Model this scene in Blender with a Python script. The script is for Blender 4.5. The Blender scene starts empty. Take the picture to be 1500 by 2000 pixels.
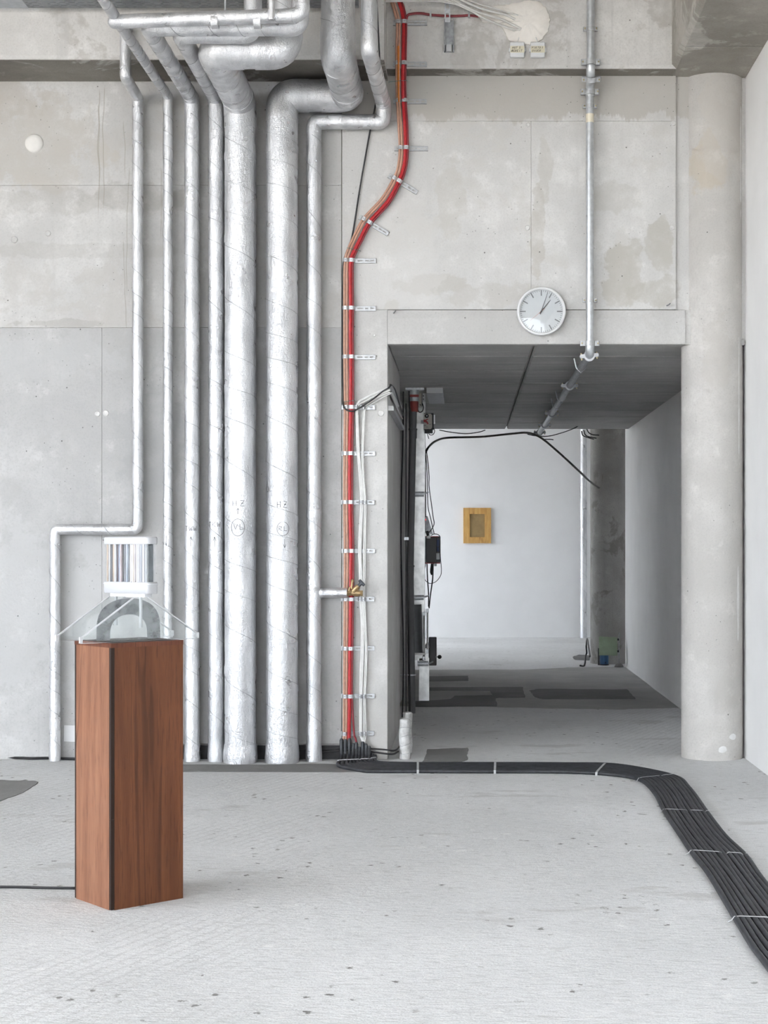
import bpy, math, random
from mathutils import Vector, Matrix, noise as mnoise

rng = random.Random(7)
scene = bpy.context.scene
col = scene.collection

# ------------------------------------------------------------------ camera, sky, exposure
F = 3000.0                 # focal length in pixels of the 1500 x 2000 frame
CX, CY = 912.0, 1066.0     # vanishing point of the room's depth lines
EYE = 1.45
W = 10.43                  # distance of the back wall
cam_data = bpy.data.cameras.new('camera')
cam = bpy.data.objects.new('camera', cam_data)
col.objects.link(cam)
cam.location = (0, 0, EYE)
cam.rotation_euler = (math.pi / 2, 0, 0)
cam_data.sensor_fit = 'HORIZONTAL'
cam_data.sensor_width = 36.0
cam_data.lens = 36.0 * F / 1500.0
cam_data.shift_x = (750 - CX) / 1500.0
cam_data.shift_y = (CY - 1000) / 1500.0
cam_data.clip_start = 0.05
cam_data.clip_end = 200
scene.camera = cam

world = bpy.data.worlds.new('overcast_sky')
scene.world = world
world.use_nodes = True
wn = world.node_tree.nodes
wl = world.node_tree.links
wn.clear()
w_out = wn.new('ShaderNodeOutputWorld')
w_bg = wn.new('ShaderNodeBackground')
w_tc = wn.new('ShaderNodeTexCoord')
w_sep = wn.new('ShaderNodeSeparateXYZ')
w_ramp = wn.new('ShaderNodeValToRGB')
w_map = wn.new('ShaderNodeMapRange')
w_map.inputs['From Min'].default_value = -1
w_map.inputs['From Max'].default_value = 1
wl.new(w_tc.outputs['Generated'], w_sep.inputs[0])
wl.new(w_sep.outputs['Z'], w_map.inputs['Value'])
wl.new(w_map.outputs[0], w_ramp.inputs[0])
wl.new(w_ramp.outputs[0], w_bg.inputs[0])
wl.new(w_bg.outputs[0], w_out.inputs[0])
cr = w_ramp.color_ramp
cr.elements[0].position = 0.44
cr.elements[0].color = (0.42, 0.38, 0.33, 1)     # ground outside
cr.elements[1].position = 0.53
cr.elements[1].color = (0.90, 0.96, 1.04, 1)     # overcast sky
w_bg.inputs[1].default_value = 2.0

vs = scene.view_settings
vs.view_transform = 'Standard'
vs.look = 'None'
vs.gamma = 1.0
vs.use_curve_mapping = False
vs.exposure = 2.38
try:
    scene.cycles.max_bounces = 8
    scene.cycles.use_adaptive_sampling = True
    scene.cycles.adaptive_threshold = 0.1
    scene.cycles.adaptive_min_samples = 10
    scene.cycles.diffuse_bounces = 5
    scene.cycles.glossy_bounces = 3
    scene.cycles.transparent_max_bounces = 16
    scene.cycles.use_denoising = True
    scene.cycles.caustics_reflective = False
    scene.cycles.caustics_refractive = False
except Exception:
    pass

# ------------------------------------------------------------------ helpers
def P(px, py, Y):
    """A point of the room at distance Y that stands at photograph pixel (px, py)."""
    return Vector(((px - CX) * Y / F, Y, EYE - (py - CY) * Y / F))

def G(px, py, z=0.0):
    """A point at height z (default: on the floor) seen at pixel (px, py)."""
    Y = (EYE - z) * F / (py - CY)
    return P(px, py, Y)

def tag(o, label=None, cat=None, group=None, kind=None):
    if label: o['label'] = label
    if cat: o['category'] = cat
    if group: o['group'] = group
    if kind: o['kind'] = kind
    return o

def empty(name, loc, label=None, cat=None, group=None, rot=None):
    o = bpy.data.objects.new(name, None)
    o.empty_display_size = 0.05
    o.location = loc
    if rot: o.rotation_euler = rot
    col.objects.link(o)
    tag(o, label, cat, group)
    return o

WORLD_LOC = {}

def world_loc(o):
    v = Vector((0, 0, 0))
    while o is not None:
        v = v + o.location
        o = o.parent
    return v

class MB:
    def __init__(self):
        self.v = []; self.f = []
    def add(self, vs, fs):
        n = len(self.v)
        self.v += [Vector(x) for x in vs]
        self.f += [tuple(i + n for i in f) for f in fs]
        return self
    def box(self, lo, hi):
        x0, y0, z0 = lo; x1, y1, z1 = hi
        return self.add([(x0,y0,z0),(x1,y0,z0),(x1,y1,z0),(x0,y1,z0),(x0,y0,z1),(x1,y0,z1),(x1,y1,z1),(x0,y1,z1)],
            [(0,3,2,1),(4,5,6,7),(0,1,5,4),(1,2,6,5),(2,3,7,6),(3,0,4,7)])
    def bevel_box(self, lo, hi, b=0.003):
        """box whose 12 edges are chamfered"""
        x0,y0,z0 = lo; x1,y1,z1 = hi
        b = min(b, (x1-x0)*.45, (y1-y0)*.45, (z1-z0)*.45)
        vs = []
        idx = {}
        for sx in (0,1):
            for sy in (0,1):
                for sz in (0,1):
                    c = ((x0,x1)[sx], (y0,y1)[sy], (z0,z1)[sz])
                    d = (1-2*sx, 1-2*sy, 1-2*sz)
                    for ax in range(3):
                        p = [c[i] + (0 if i == ax else d[i]*b) for i in range(3)]
                        idx[(sx,sy,sz,ax)] = len(vs); vs.append(p)
        fs = []
        for ax in range(3):
            o = [i for i in range(3) if i != ax]
            for s in (0,1):
                q = []
                for (p1,p2) in ((0,0),(1,0),(1,1),(0,1)):
                    k = [0,0,0]; k[ax] = s; k[o[0]] = p1; k[o[1]] = p2
                    q.append(idx[(k[0],k[1],k[2],ax)])
                flip = (s == 0) != (ax == 1)
                fs.append(tuple(reversed(q)) if flip else tuple(q))
        for a in range(3):      # edge along axis a
            o = [i for i in range(3) if i != a]
            for p1 in (0,1):
                for p2 in (0,1):
                    def kk(s, ax):
                        k = [0,0,0]; k[a] = s; k[o[0]] = p1; k[o[1]] = p2
                        return idx[(k[0],k[1],k[2],ax)]
                    fs.append((kk(0,o[0]), kk(1,o[0]), kk(1,o[1]), kk(0,o[1])))
        for sx in (0,1):
            for sy in (0,1):
                for sz in (0,1):
                    fs.append(tuple(idx[(sx,sy,sz,ax)] for ax in range(3)))
        return self.add(vs, fs)
    def quadbox(self, base, top):
        """solid between two 4-corner rings"""
        return self.add(list(base)+list(top), [(3,2,1,0),(4,5,6,7),(0,1,5,4),(1,2,6,5),(2,3,7,6),(3,0,4,7)])
    def prism(self, pts, d):
        """polygon pts (list of Vectors) swept by vector d"""
        n = len(pts); d = Vector(d)
        vs = [Vector(p) for p in pts] + [Vector(p)+d for p in pts]
        fs = [tuple(reversed(range(n))), tuple(range(n, 2*n))]
        fs += [(i, (i+1)%n, n+(i+1)%n, n+i) for i in range(n)]
        return self.add(vs, fs)
    def tube(self, path, r, n=8, caps=True, rfun=None):
        path = [Vector(p) for p in path]
        m = len(path)
        T = []
        for i in range(m):
            a = path[max(0,i-1)]; b = path[min(m-1,i+1)]
            t = (b-a)
            T.append(t.normalized() if t.length > 1e-9 else Vector((0,0,1)))
        up = Vector((0,-1,0)) if abs(T[0].y) < .9 else Vector((0,0,1))
        N = (up - T[0]*up.dot(T[0])).normalized()
        vs = []; fs = []
        for i in range(m):
            N = (N - T[i]*N.dot(T[i]))
            N = N.normalized() if N.length > 1e-6 else T[i].orthogonal().normalized()
            B = T[i].cross(N)
            for k in range(n):
                a = 2*math.pi*k/n
                rr = r(i) if callable(r) else r
                if rfun: rr = rfun(i, k, path[i], rr)
                vs.append(path[i] + (N*math.cos(a) + B*math.sin(a))*rr)
        for i in range(m-1):
            for k in range(n):
                k2 = (k+1) % n
                fs.append((i*n+k, i*n+k2, (i+1)*n+k2, (i+1)*n+k))
        if caps:
            fs.append(tuple(reversed(range(n)))); fs.append(tuple((m-1)*n+k for k in range(n)))
        return self.add(vs, fs)
    def cyl(self, a, b, r, n=16, r2=None):
        r2 = r if r2 is None else r2
        return self.tube([a, b], lambda i: (r, r2)[i], n)
    def ribbon(self, path, side, w, t, nrm):
        """flat strap along path; side = width direction, nrm(i) or vector = thickness direction"""
        side = Vector(side).normalized()
        vs = []; fs = []; m = len(path)
        for i, p in enumerate(path):
            p = Vector(p)
            a = Vector(path[max(0,i-1)]); b = Vector(path[min(m-1,i+1)])
            tt = (b-a).normalized()
            nn = tt.cross(side).normalized()
            for (s, h) in ((-1,0),(1,0),(1,1),(-1,1)):
                vs.append(p + side*(s*w/2) + nn*(h*t))
        for i in range(m-1):
            for k in range(4):
                fs.append((i*4+k, i*4+(k+1)%4, (i+1)*4+(k+1)%4, (i+1)*4+k))
        fs.append((3,2,1,0)); fs.append(tuple((m-1)*4+k for k in range(4)))
        return self.add(vs, fs)
    def sphere(self, c, r, nu=16, nv=10, sc=(1,1,1)):
        c = Vector(c); vs = [c+Vector((0,0,r*sc[2]))]; fs = []
        for j in range(1, nv):
            th = math.pi*j/nv
            for i in range(nu):
                ph = 2*math.pi*i/nu
                vs.append(c+Vector((r*sc[0]*math.sin(th)*math.cos(ph), r*sc[1]*math.sin(th)*math.sin(ph), r*sc[2]*math.cos(th))))
        vs.append(c-Vector((0,0,r*sc[2])))
        for i in range(nu):
            fs.append((0, 1+i, 1+(i+1)%nu))
            for j in range(nv-2):
                a = 1+j*nu
                fs.append((a+i, a+nu+i, a+nu+(i+1)%nu, a+(i+1)%nu))
            a = 1+(nv-2)*nu
            fs.append((a+i, len(vs)-1, a+(i+1)%nu))
        return self.add(vs, fs)
    def lathe(self, prof, n, frame):
        """prof: list of (r, h); frame(x, y, h) -> point"""
        vs = []; fs = []; m = len(prof)
        for (r, h) in prof:
            for k in range(n):
                a = 2*math.pi*k/n
                vs.append(frame(r*math.cos(a), r*math.sin(a), h))
        for i in range(m-1):
            for k in range(n):
                fs.append((i*n+k, i*n+(k+1)%n, (i+1)*n+(k+1)%n, (i+1)*n+k))
        fs.append(tuple(reversed(range(n)))); fs.append(tuple((m-1)*n+k for k in range(n)))
        return self.add(vs, fs)
    def grid_solid(self, xs, ys, mask, t, frame):
        """plate with holes: cells (i,j) of the xs/ys grid where mask(i,j) is true, thickness t, one closed mesh"""
        vid = {}; vs = []; fs = []
        def v(i, j, k):
            if (i,j,k) not in vid:
                vid[(i,j,k)] = len(vs); vs.append(frame(xs[i], ys[j], k*t))
            return vid[(i,j,k)]
        nx, ny = len(xs)-1, len(ys)-1
        M = [[bool(mask(i,j)) for j in range(ny)] for i in range(nx)]
        g = lambda i, j: 0 <= i < nx and 0 <= j < ny and M[i][j]
        for i in range(nx):
            for j in range(ny):
                if not M[i][j]: continue
                fs.append((v(i,j,0), v(i,j+1,0), v(i+1,j+1,0), v(i+1,j,0)))
                fs.append((v(i,j,1), v(i+1,j,1), v(i+1,j+1,1), v(i,j+1,1)))
                if not g(i-1,j): fs.append((v(i,j,0), v(i,j,1), v(i,j+1,1), v(i,j+1,0)))
                if not g(i+1,j): fs.append((v(i+1,j,0), v(i+1,j+1,0), v(i+1,j+1,1), v(i+1,j,1)))
                if not g(i,j-1): fs.append((v(i,j,0), v(i+1,j,0), v(i+1,j,1), v(i,j,1)))
                if not g(i,j+1): fs.append((v(i,j+1,0), v(i,j+1,1), v(i+1,j+1,1), v(i+1,j+1,0)))
        return self.add(vs, fs)
    def mesh(self, name, mat, origin, smooth=False):
        me = bpy.data.meshes.new(name)
        me.from_pydata([tuple(p - origin) for p in self.v], [], self.f)
        me.update()
        import bmesh
        bm = bmesh.new(); bm.from_mesh(me)
        bmesh.ops.recalc_face_normals(bm, faces=bm.faces)
        bm.to_mesh(me); bm.free()
        if smooth:
            for p in me.polygons: p.use_smooth = True
            try: me.set_sharp_from_angle(angle=math.radians(40))
            except Exception: pass
        me.materials.append(mat)
        return me
    def build(self, name, mat, parent=None, smooth=False, label=None, cat=None, group=None, kind=None, origin=None):
        xs = [p.x for p in self.v]; ys = [p.y for p in self.v]; zs = [p.z for p in self.v]
        if origin is None:
            origin = Vector(((min(xs)+max(xs))/2, (min(ys)+max(ys))/2, min(zs)))
        me = self.mesh(name, mat, origin, smooth)
        o = bpy.data.objects.new(name, me)
        col.objects.link(o)
        o.location = origin
        if parent is not None:
            o.parent = parent
            o.location = origin - world_loc(parent)
        tag(o, label, cat, group, kind)
        return o

def link_copy(name, me, loc, parent=None, rot=None, scale=None):
    o = bpy.data.objects.new(name, me)
    col.objects.link(o)
    if parent is not None: o.parent = parent
    o.location = loc
    if rot: o.rotation_euler = rot
    if scale: o.scale = scale
    return o

def spline(pts, n=8):
    """Catmull-Rom through pts"""
    pts = [Vector(p) for p in pts]
    out = []
    for i in range(len(pts)-1):
        p1, p2 = pts[i], pts[i+1]
        p0 = pts[i-1] if i else p1*2-p2
        p3 = pts[i+2] if i+2 < len(pts) else p2*2-p1
        for k in range(n):
            t = k/n
            out.append(((p1*2) + (p2-p0)*t + (p0*2-p1*5+p2*4-p3)*t*t + (p1*3-p0-p2*3+p3)*t*t*t)*.5)
    out.append(pts[-1])
    return out

# ------------------------------------------------------------------ materials
def new_mat(name):
    m = bpy.data.materials.new(name)
    m.use_nodes = True
    nt = m.node_tree
    for n in list(nt.nodes): nt.nodes.remove(n)
    out = nt.nodes.new('ShaderNodeOutputMaterial')
    b = nt.nodes.new('ShaderNodeBsdfPrincipled')
    nt.links.new(b.outputs[0], out.inputs[0])
    return m, nt, b

class N:
    """tiny node-graph writer"""
    def __init__(self, nt): self.nt = nt; self.pos = None
    def n(self, t, **kw):
        x = self.nt.nodes.new(t)
        for k, v in kw.items(): setattr(x, k, v)
        return x
    def l(self, a, b): self.nt.links.new(a, b)
    def setin(self, sock, v):
        if hasattr(v, 'is_output') or isinstance(v, bpy.types.NodeSocket): self.l(v, sock)
        else: sock.default_value = v
    def position(self):
        if self.pos is None: self.pos = self.n('ShaderNodeNewGeometry').outputs['Position']
        return self.pos
    def mapping(self, scale=(1,1,1), loc=(0,0,0), rot=(0,0,0), src=None):
        m = self.n('ShaderNodeMapping')
        m.inputs['Scale'].default_value = scale
        m.inputs['Location'].default_value = loc
        m.inputs['Rotation'].default_value = rot
        self.l(src or self.position(), m.inputs['Vector'])
        return m.outputs[0]
    def noise(self, scale, vec=None, detail=4, rough=.55, dist=0):
        t = self.n('ShaderNodeTexNoise')
        t.inputs['Scale'].default_value = scale
        t.inputs['Detail'].default_value = detail
        t.inputs['Roughness'].default_value = rough
        t.inputs['Distortion'].default_value = dist
        self.l(vec or self.position(), t.inputs['Vector'])
        return t.outputs['Fac']
    def voro(self, scale, vec=None, out='Distance'):
        t = self.n('ShaderNodeTexVoronoi')
        t.inputs['Scale'].default_value = scale
        self.l(vec or self.position(), t.inputs['Vector'])
        return t.outputs[out]
    def ramp(self, fac, a, b, lo=0.0, hi=1.0):
        m = self.n('ShaderNodeMapRange')
        m.interpolation_type = 'SMOOTHSTEP'
        m.inputs['From Min'].default_value = a; m.inputs['From Max'].default_value = b
        m.inputs['To Min'].default_value = lo; m.inputs['To Max'].default_value = hi
        self.l(fac, m.inputs['Value'])
        return m.outputs[0]
    def math(self, op, a, b=0.0, c=None):
        m = self.n('ShaderNodeMath', operation=op)
        self.setin(m.inputs[0], a); self.setin(m.inputs[1], b)
        if c is not None: self.setin(m.inputs[2], c)
        return m.outputs[0]
    def mix(self, fac, a, b, blend='MIX'):
        m = self.n('ShaderNodeMix', data_type='RGBA', blend_type=blend)
        self.setin(m.inputs[0], fac)
        self.setin(m.inputs[6], a if not isinstance(a, tuple) else (*a, 1)[:4])
        self.setin(m.inputs[7], b if not isinstance(b, tuple) else (*b, 1)[:4])
        return m.outputs[2]
    def sep(self):
        s = self.n('ShaderNodeSeparateXYZ'); self.l(self.position(), s.inputs[0]); return s.outputs
    def bump(self, h, strength, dist, bsdf, prev=None):
        b = self.n('ShaderNodeBump')
        b.inputs['Strength'].default_value = strength
        b.inputs['Distance'].default_value = dist
        self.l(h, b.inputs['Height'])
        if prev: self.l(prev, b.inputs['Normal'])
        if bsdf: self.l(b.outputs[0], bsdf.inputs['Normal'])
        return b.outputs[0]

def srgb(r, g, b):
    f = lambda c: (c/255/12.92) if c/255 <= .04045 else ((c/255+.055)/1.055)**2.4
    return (f(r), f(g), f(b))

def concrete(name, light, dark, stain=(.42,.40,.36), stain_amt=.5, holes=True, streak=.25, spots=(), band=None, board=False, drips=()):
    m, nt, b = new_mat(name); g = N(nt)
    c = g.mix(g.ramp(g.noise(1.1, detail=4, rough=.6), .36, .64), tuple(x*.93 for x in dark), light)
    n6 = g.noise(5.5, detail=5, rough=.7)
    c = g.mix(g.ramp(n6, .36, .68, 0, .55), c, tuple(x*.80 for x in light))
    c = g.mix(g.ramp(n6, .44, .30, 0, .5), c, tuple(min(.8, x*1.13) for x in light))
    c = g.mix(g.math('MULTIPLY', g.ramp(g.noise(85, detail=2), .45, .75), .30), c, tuple(x*.72 for x in dark))
    # cloudy damp stains with ragged rims
    s = g.ramp(g.noise(1.7, g.mapping(loc=(3.1,0,1.7)), detail=6, rough=.65, dist=.5), .55, .60)
    c = g.mix(g.math('MULTIPLY', g.math('MULTIPLY', s, g.ramp(n6, .3, .6, .35, 1)), stain_amt*1.5), c, stain)
    # vertical runs
    st = g.ramp(g.noise(1.0, g.mapping(scale=(14,14,.5)), detail=4), .54, .72)
    c = g.mix(g.math('MULTIPLY', st, streak), c, tuple(x*.72 for x in light))
    wob = g.noise(5, detail=4, rough=.65)
    xyz = g.sep()
    for (sx, sz, rx, rz, colr, amt) in spots:
        dx = g.math('DIVIDE', g.math('SUBTRACT', xyz[0], sx), rx)
        dz = g.math('DIVIDE', g.math('SUBTRACT', xyz[2], sz), rz)
        d = g.math('SQRT', g.math('ADD', g.math('MULTIPLY', dx, dx), g.math('MULTIPLY', dz, dz)))
        d = g.math('ADD', d, g.math('MULTIPLY', g.math('SUBTRACT', wob, .5), 2.6))
        c = g.mix(g.math('MULTIPLY', g.math('MULTIPLY', g.ramp(d, 1.12, .90), g.ramp(n6, .32, .6, .45, 1)), amt), c, colr)
    if band:
        for (z0, colr, amt, ragged) in band:
            h = g.math('ADD', xyz[2], g.math('MULTIPLY', g.math('SUBTRACT', g.noise(3.2, g.mapping(scale=(1.6,1.6,.5)), detail=7, rough=.7), .5), ragged))
            c = g.mix(g.math('MULTIPLY', g.ramp(h, z0-.015, z0+.015), amt), c, colr)
    for (dx_, za, zb_, wd) in drips:
        off = g.math('ABSOLUTE', g.math('SUBTRACT', g.math('ADD', xyz[0], g.math('MULTIPLY', g.math('SUBTRACT', g.noise(1.6, g.mapping(scale=(0,0,1), loc=(dx_*7,0,0)), detail=2), .5), .10)), dx_))
        line_ = g.math('MULTIPLY', g.ramp(off, wd, wd*.4), g.math('MULTIPLY', g.ramp(xyz[2], za-.1, za+.05), g.ramp(xyz[2], zb_+.02, zb_-.02)))
        c = g.mix(g.math('MULTIPLY', line_, .5), c, (.30,.27,.22))
    hgt = g.noise(45, detail=2)
    if holes:
        v = g.voro(9.0)
        msk = g.ramp(g.noise(2.3, g.mapping(loc=(7,2,4))), .42, .54)
        hole = g.math('MULTIPLY', g.ramp(v, .052, .03), msk)
        v2 = g.ramp(g.voro(26.0), .10, .05)
        hole2 = g.math('MULTIPLY', v2, g.ramp(g.noise(3.1, g.mapping(loc=(1,9,2))), .50, .60))
        hole = g.math('MAXIMUM', hole, hole2)
        c = g.mix(g.math('MULTIPLY', hole, .8), c, (.07,.065,.06))
        hgt = g.math('SUBTRACT', hgt, g.math('MULTIPLY', hole, 2.0))
    if board:
        gr = g.noise(1.0, g.mapping(scale=(.8,26,26)), detail=5)
        c = g.mix(g.math('MULTIPLY', g.ramp(gr, .4, .7), .45), c, tuple(x*.6 for x in dark))
        hgt = g.math('ADD', hgt, gr)
    g.l(c, b.inputs['Base Color'])
    b.inputs['Roughness'].default_value = .78
    b.inputs['Specular IOR Level'].default_value = .3
    g.bump(hgt, .25, .004, b)
    return m

def plain(name, colr, rough=.5, metal=0.0, var=.12, scale=18, bump=0.0, spec=.5, coat=0.0):
    m, nt, b = new_mat(name); g = N(nt)
    f = g.ramp(g.noise(scale, detail=4), .3, .7)
    c = g.mix(f, tuple(x*(1-var) for x in colr), tuple(min(1,x*(1+var)) for x in colr))
    g.l(c, b.inputs['Base Color'])
    b.inputs['Roughness'].default_value = rough
    b.inputs['Metallic'].default_value = metal
    b.inputs['Specular IOR Level'].default_value = spec
    b.inputs['Coat Weight'].default_value = coat
    if bump: g.bump(g.noise(scale*4, detail=3), bump, .003, b)
    return m

def foil_mat():
    m, nt, b = new_mat('foil'); g = N(nt)
    f = g.noise(6, g.mapping(scale=(1.6,1.6,.5)), detail=4)
    c = g.mix(g.ramp(f, .38, .66), (.60,.605,.62), (.80,.805,.82))
    g.l(c, b.inputs['Base Color'])
    b.inputs['Metallic'].default_value = .85
    g.l(g.ramp(g.noise(9, detail=2), .3, .7, .27, .44), b.inputs['Roughness'])
    cr1 = g.noise(48, g.mapping(scale=(1.2,1.2,.8)), detail=4, rough=.7, dist=.8)
    n1 = g.bump(cr1, .6, .010, None)
    wv = g.n('ShaderNodeTexWave'); wv.wave_type = 'BANDS'; wv.bands_direction = 'Z'
    wv.inputs['Scale'].default_value = 70; wv.inputs['Distortion'].default_value = 2.5
    wv.inputs['Detail'].default_value = 1
    g.l(g.position(), wv.inputs['Vector'])
    g.bump(wv.outputs['Fac'], .16, .003, b, n1)
    return m

def wood_mat(name, a, bcol, dark, diag=0.0, scale=1.0):
    m, nt, b = new_mat(name); g = N(nt)
    v = g.mapping(scale=(9*scale,9*scale,.55*scale), rot=(0,diag,0))
    f = g.noise(2.0, v, detail=7, rough=.62, dist=.5)
    c = g.mix(g.ramp(f, .32, .68), a, bcol)
    fine = g.noise(12, g.mapping(scale=(14,14,.8)), detail=4)
    c = g.mix(g.math('MULTIPLY', g.ramp(fine, .52, .68), .45), c, dark)
    vein = g.math('ABSOLUTE', g.math('SUBTRACT', g.noise(1.0, g.mapping(scale=(3.2,3.2,.42), rot=(0,diag*1.5,0), loc=(1.3,0,0)), detail=3, dist=.8), .5))
    c = g.mix(g.math('MULTIPLY', g.ramp(vein, .014, .002), .55), c, dark)
    blot = g.ramp(g.noise(4.5, detail=4), .35, .7, 0, .3)
    c = g.mix(blot, c, tuple(x*.62 for x in a))
    g.l(c, b.inputs['Base Color'])
    b.inputs['Roughness'].default_value = .5
    b.inputs['Specular IOR Level'].default_value = .28
    b.inputs['Coat Weight'].default_value = .03
    g.bump(fine, .12, .002, b)
    return m

def clear_mat(name, tint, alpha_face=.10, rough=.03, spec=1.0):
    """clear sheet: mostly see-through, with a glossy film that grows at grazing angles"""
    m, nt, b = new_mat(name); g = N(nt)
    out = [n for n in nt.nodes if n.type == 'OUTPUT_MATERIAL'][0]
    tr = g.n('ShaderNodeBsdfTransparent'); tr.inputs[0].default_value = (*tint, 1)
    gl = g.n('ShaderNodeBsdfGlossy'); gl.inputs['Roughness'].default_value = rough
    gl.inputs['Color'].default_value = (1,1,1,1)
    lw = g.n('ShaderNodeLayerWeight'); lw.inputs['Blend'].default_value = .5
    dirt = g.ramp(g.noise(60, detail=4), .6, .75, alpha_face*.3, alpha_face)
    fac = g.math('ADD', g.math('ADD', g.math('MULTIPLY', g.math('POWER', lw.outputs['Facing'], 5.0), .9), .03), dirt)
    mx = g.n('ShaderNodeMixShader')
    g.l(fac, mx.inputs[0]); g.l(tr.outputs[0], mx.inputs[1]); g.l(gl.outputs[0], mx.inputs[2])
    g.l(mx.outputs[0], out.inputs[0])
    nt.nodes.remove(b)
    return m

wz = lambda py: EYE - (py - CY) * W / F      # height of a pixel row on the back wall
wx = lambda px: (px - CX) * W / F            # side position of a pixel column on the back wall

LIGHT_C = (.60,.59,.57); DARK_C = (.525,.515,.497); STAIN = (.46,.44,.41)
CREAM = (.60,.575,.54)
wall_spots = [
    (wx(70), wz(285), .42, .30, (.47,.445,.405), .8),
    (wx(20), wz(195), .22, .14, (.45,.42,.38), .7),
    (wx(150), wz(395), .9, .09, (.40,.385,.355), .45),
    (wx(250), wz(385), .35, .10, (.37,.355,.33), .55),
    (wx(180), wz(490), .75, .05, (.42,.405,.38), .5),
    (wx(110), wz(632), .30, .03, (.38,.365,.34), .6),
    (wx(300), wz(850), .25, .35, (.42,.412,.40), .5),
    (wx(60), wz(1180), .7, .5, (.61,.605,.595), .4),
]
lintel_spots = [
    (wx(880), wz(400), .10, .30, (.50,.48,.44), .55),
    (wx(850), wz(555), .22, .07, (.46,.44,.40), .6),
    (wx(960), wz(575), .34, .08, (.47,.45,.415), .6),
    (wx(1050), wz(450), .045, .28, (.45,.425,.38), .6),
    (wx(1065), wz(330), .05, .20, (.47,.45,.41), .5),
    (wx(1215), wz(540), .15, .22, (.44,.42,.375), .75),
    (wx(1290), wz(475), .09, .17, (.44,.42,.375), .75),
    (wx(1280), wz(570), .17, .09, (.44,.42,.375), .7),
    (wx(765), wz(620), .06, .10, (.45,.43,.385), .75),
    (wx(770), wz(500), .35, .40, (.60,.585,.56), .5),
    (wx(1200), wz(390), .16, .10, (.48,.465,.43), .5),
]
DR = [(wx(192),wz(405),wz(205),.005),(wx(195),wz(345),wz(178),.005),(wx(206),wz(395),wz(172),.005),(wx(243),wz(330),wz(240),.004),(wx(251),wz(560),wz(330),.004),(wx(312),wz(450),wz(330),.004),(wx(245),wz(640),wz(470),.004)]
M_WALL = concrete('concrete_wall', LIGHT_C, DARK_C, STAIN, .35, True, .3, wall_spots, drips=DR)
M_WALL2 = concrete('concrete_wall_grey', (.515,.51,.50), (.46,.455,.445), (.41,.405,.39), .35, True, .3, [(wx(300), wz(850), .25, .35, (.37,.37,.365), .5), (wx(60), wz(1180), .7, .5, (.515,.515,.51), .5), (wx(100), wz(700), .4, .15, (.47,.47,.465), .5)])
M_BAND = concrete('concrete_band', (.58,.57,.55), (.53,.52,.50), (.50,.485,.455), .3, True, .15)
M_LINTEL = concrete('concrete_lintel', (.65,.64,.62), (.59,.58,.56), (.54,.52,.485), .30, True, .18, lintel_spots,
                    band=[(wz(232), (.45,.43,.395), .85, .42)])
M_BEAM = concrete('concrete_beam', (.65,.635,.61), (.56,.545,.52), (.42,.40,.37), .5, True, .55)
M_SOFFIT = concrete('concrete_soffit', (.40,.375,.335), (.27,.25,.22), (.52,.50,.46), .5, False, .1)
M_COLUMN = concrete('concrete_column', (.60,.58,.55), (.53,.51,.48), (.47,.45,.42), .4, True, .2,
                    spots=[(1.62, wz(330), .10, .20, (.50,.43,.33), .55), (1.70, wz(700), .10, .25, (.50,.475,.44), .6), (1.74, wz(250), .16, .30, (.51,.48,.44), .6), (wx(1428), wz(1437), .022, .02, (.80,.80,.79), .9), (wx(1408), wz(1461), .025, .02, (.80,.80,.79), .9), (wx(1441), wz(1180), .008, .25, (.78,.78,.77), .6), (wx(1448), wz(330), .007, .35, (.80,.80,.79), .7), (wx(1443), wz(780), .006, .35, (.80,.80,.79), .6)])
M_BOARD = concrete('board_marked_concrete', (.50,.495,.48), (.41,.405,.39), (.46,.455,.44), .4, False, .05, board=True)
M_PLASTER = plain('white_plaster', (.80,.795,.785), .85, 0, .02, 3, .05, .25)
M_FARWALL = plain('white_paint', (.82,.82,.82), .85, 0, .015, 3, .04, .25)
M_PATCH = concrete('mortar_patch', (.27,.265,.262), (.22,.217,.214), (.30,.295,.29), .4, False, .05)
M_PATCHD = concrete('asphalt_patch', (.165,.163,.16), (.125,.124,.122), (.19,.187,.184), .4, False, .05)
M_BLACK = plain('black_bitumen', (.02,.02,.022), .6, 0, .3, 25, .2)

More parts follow.
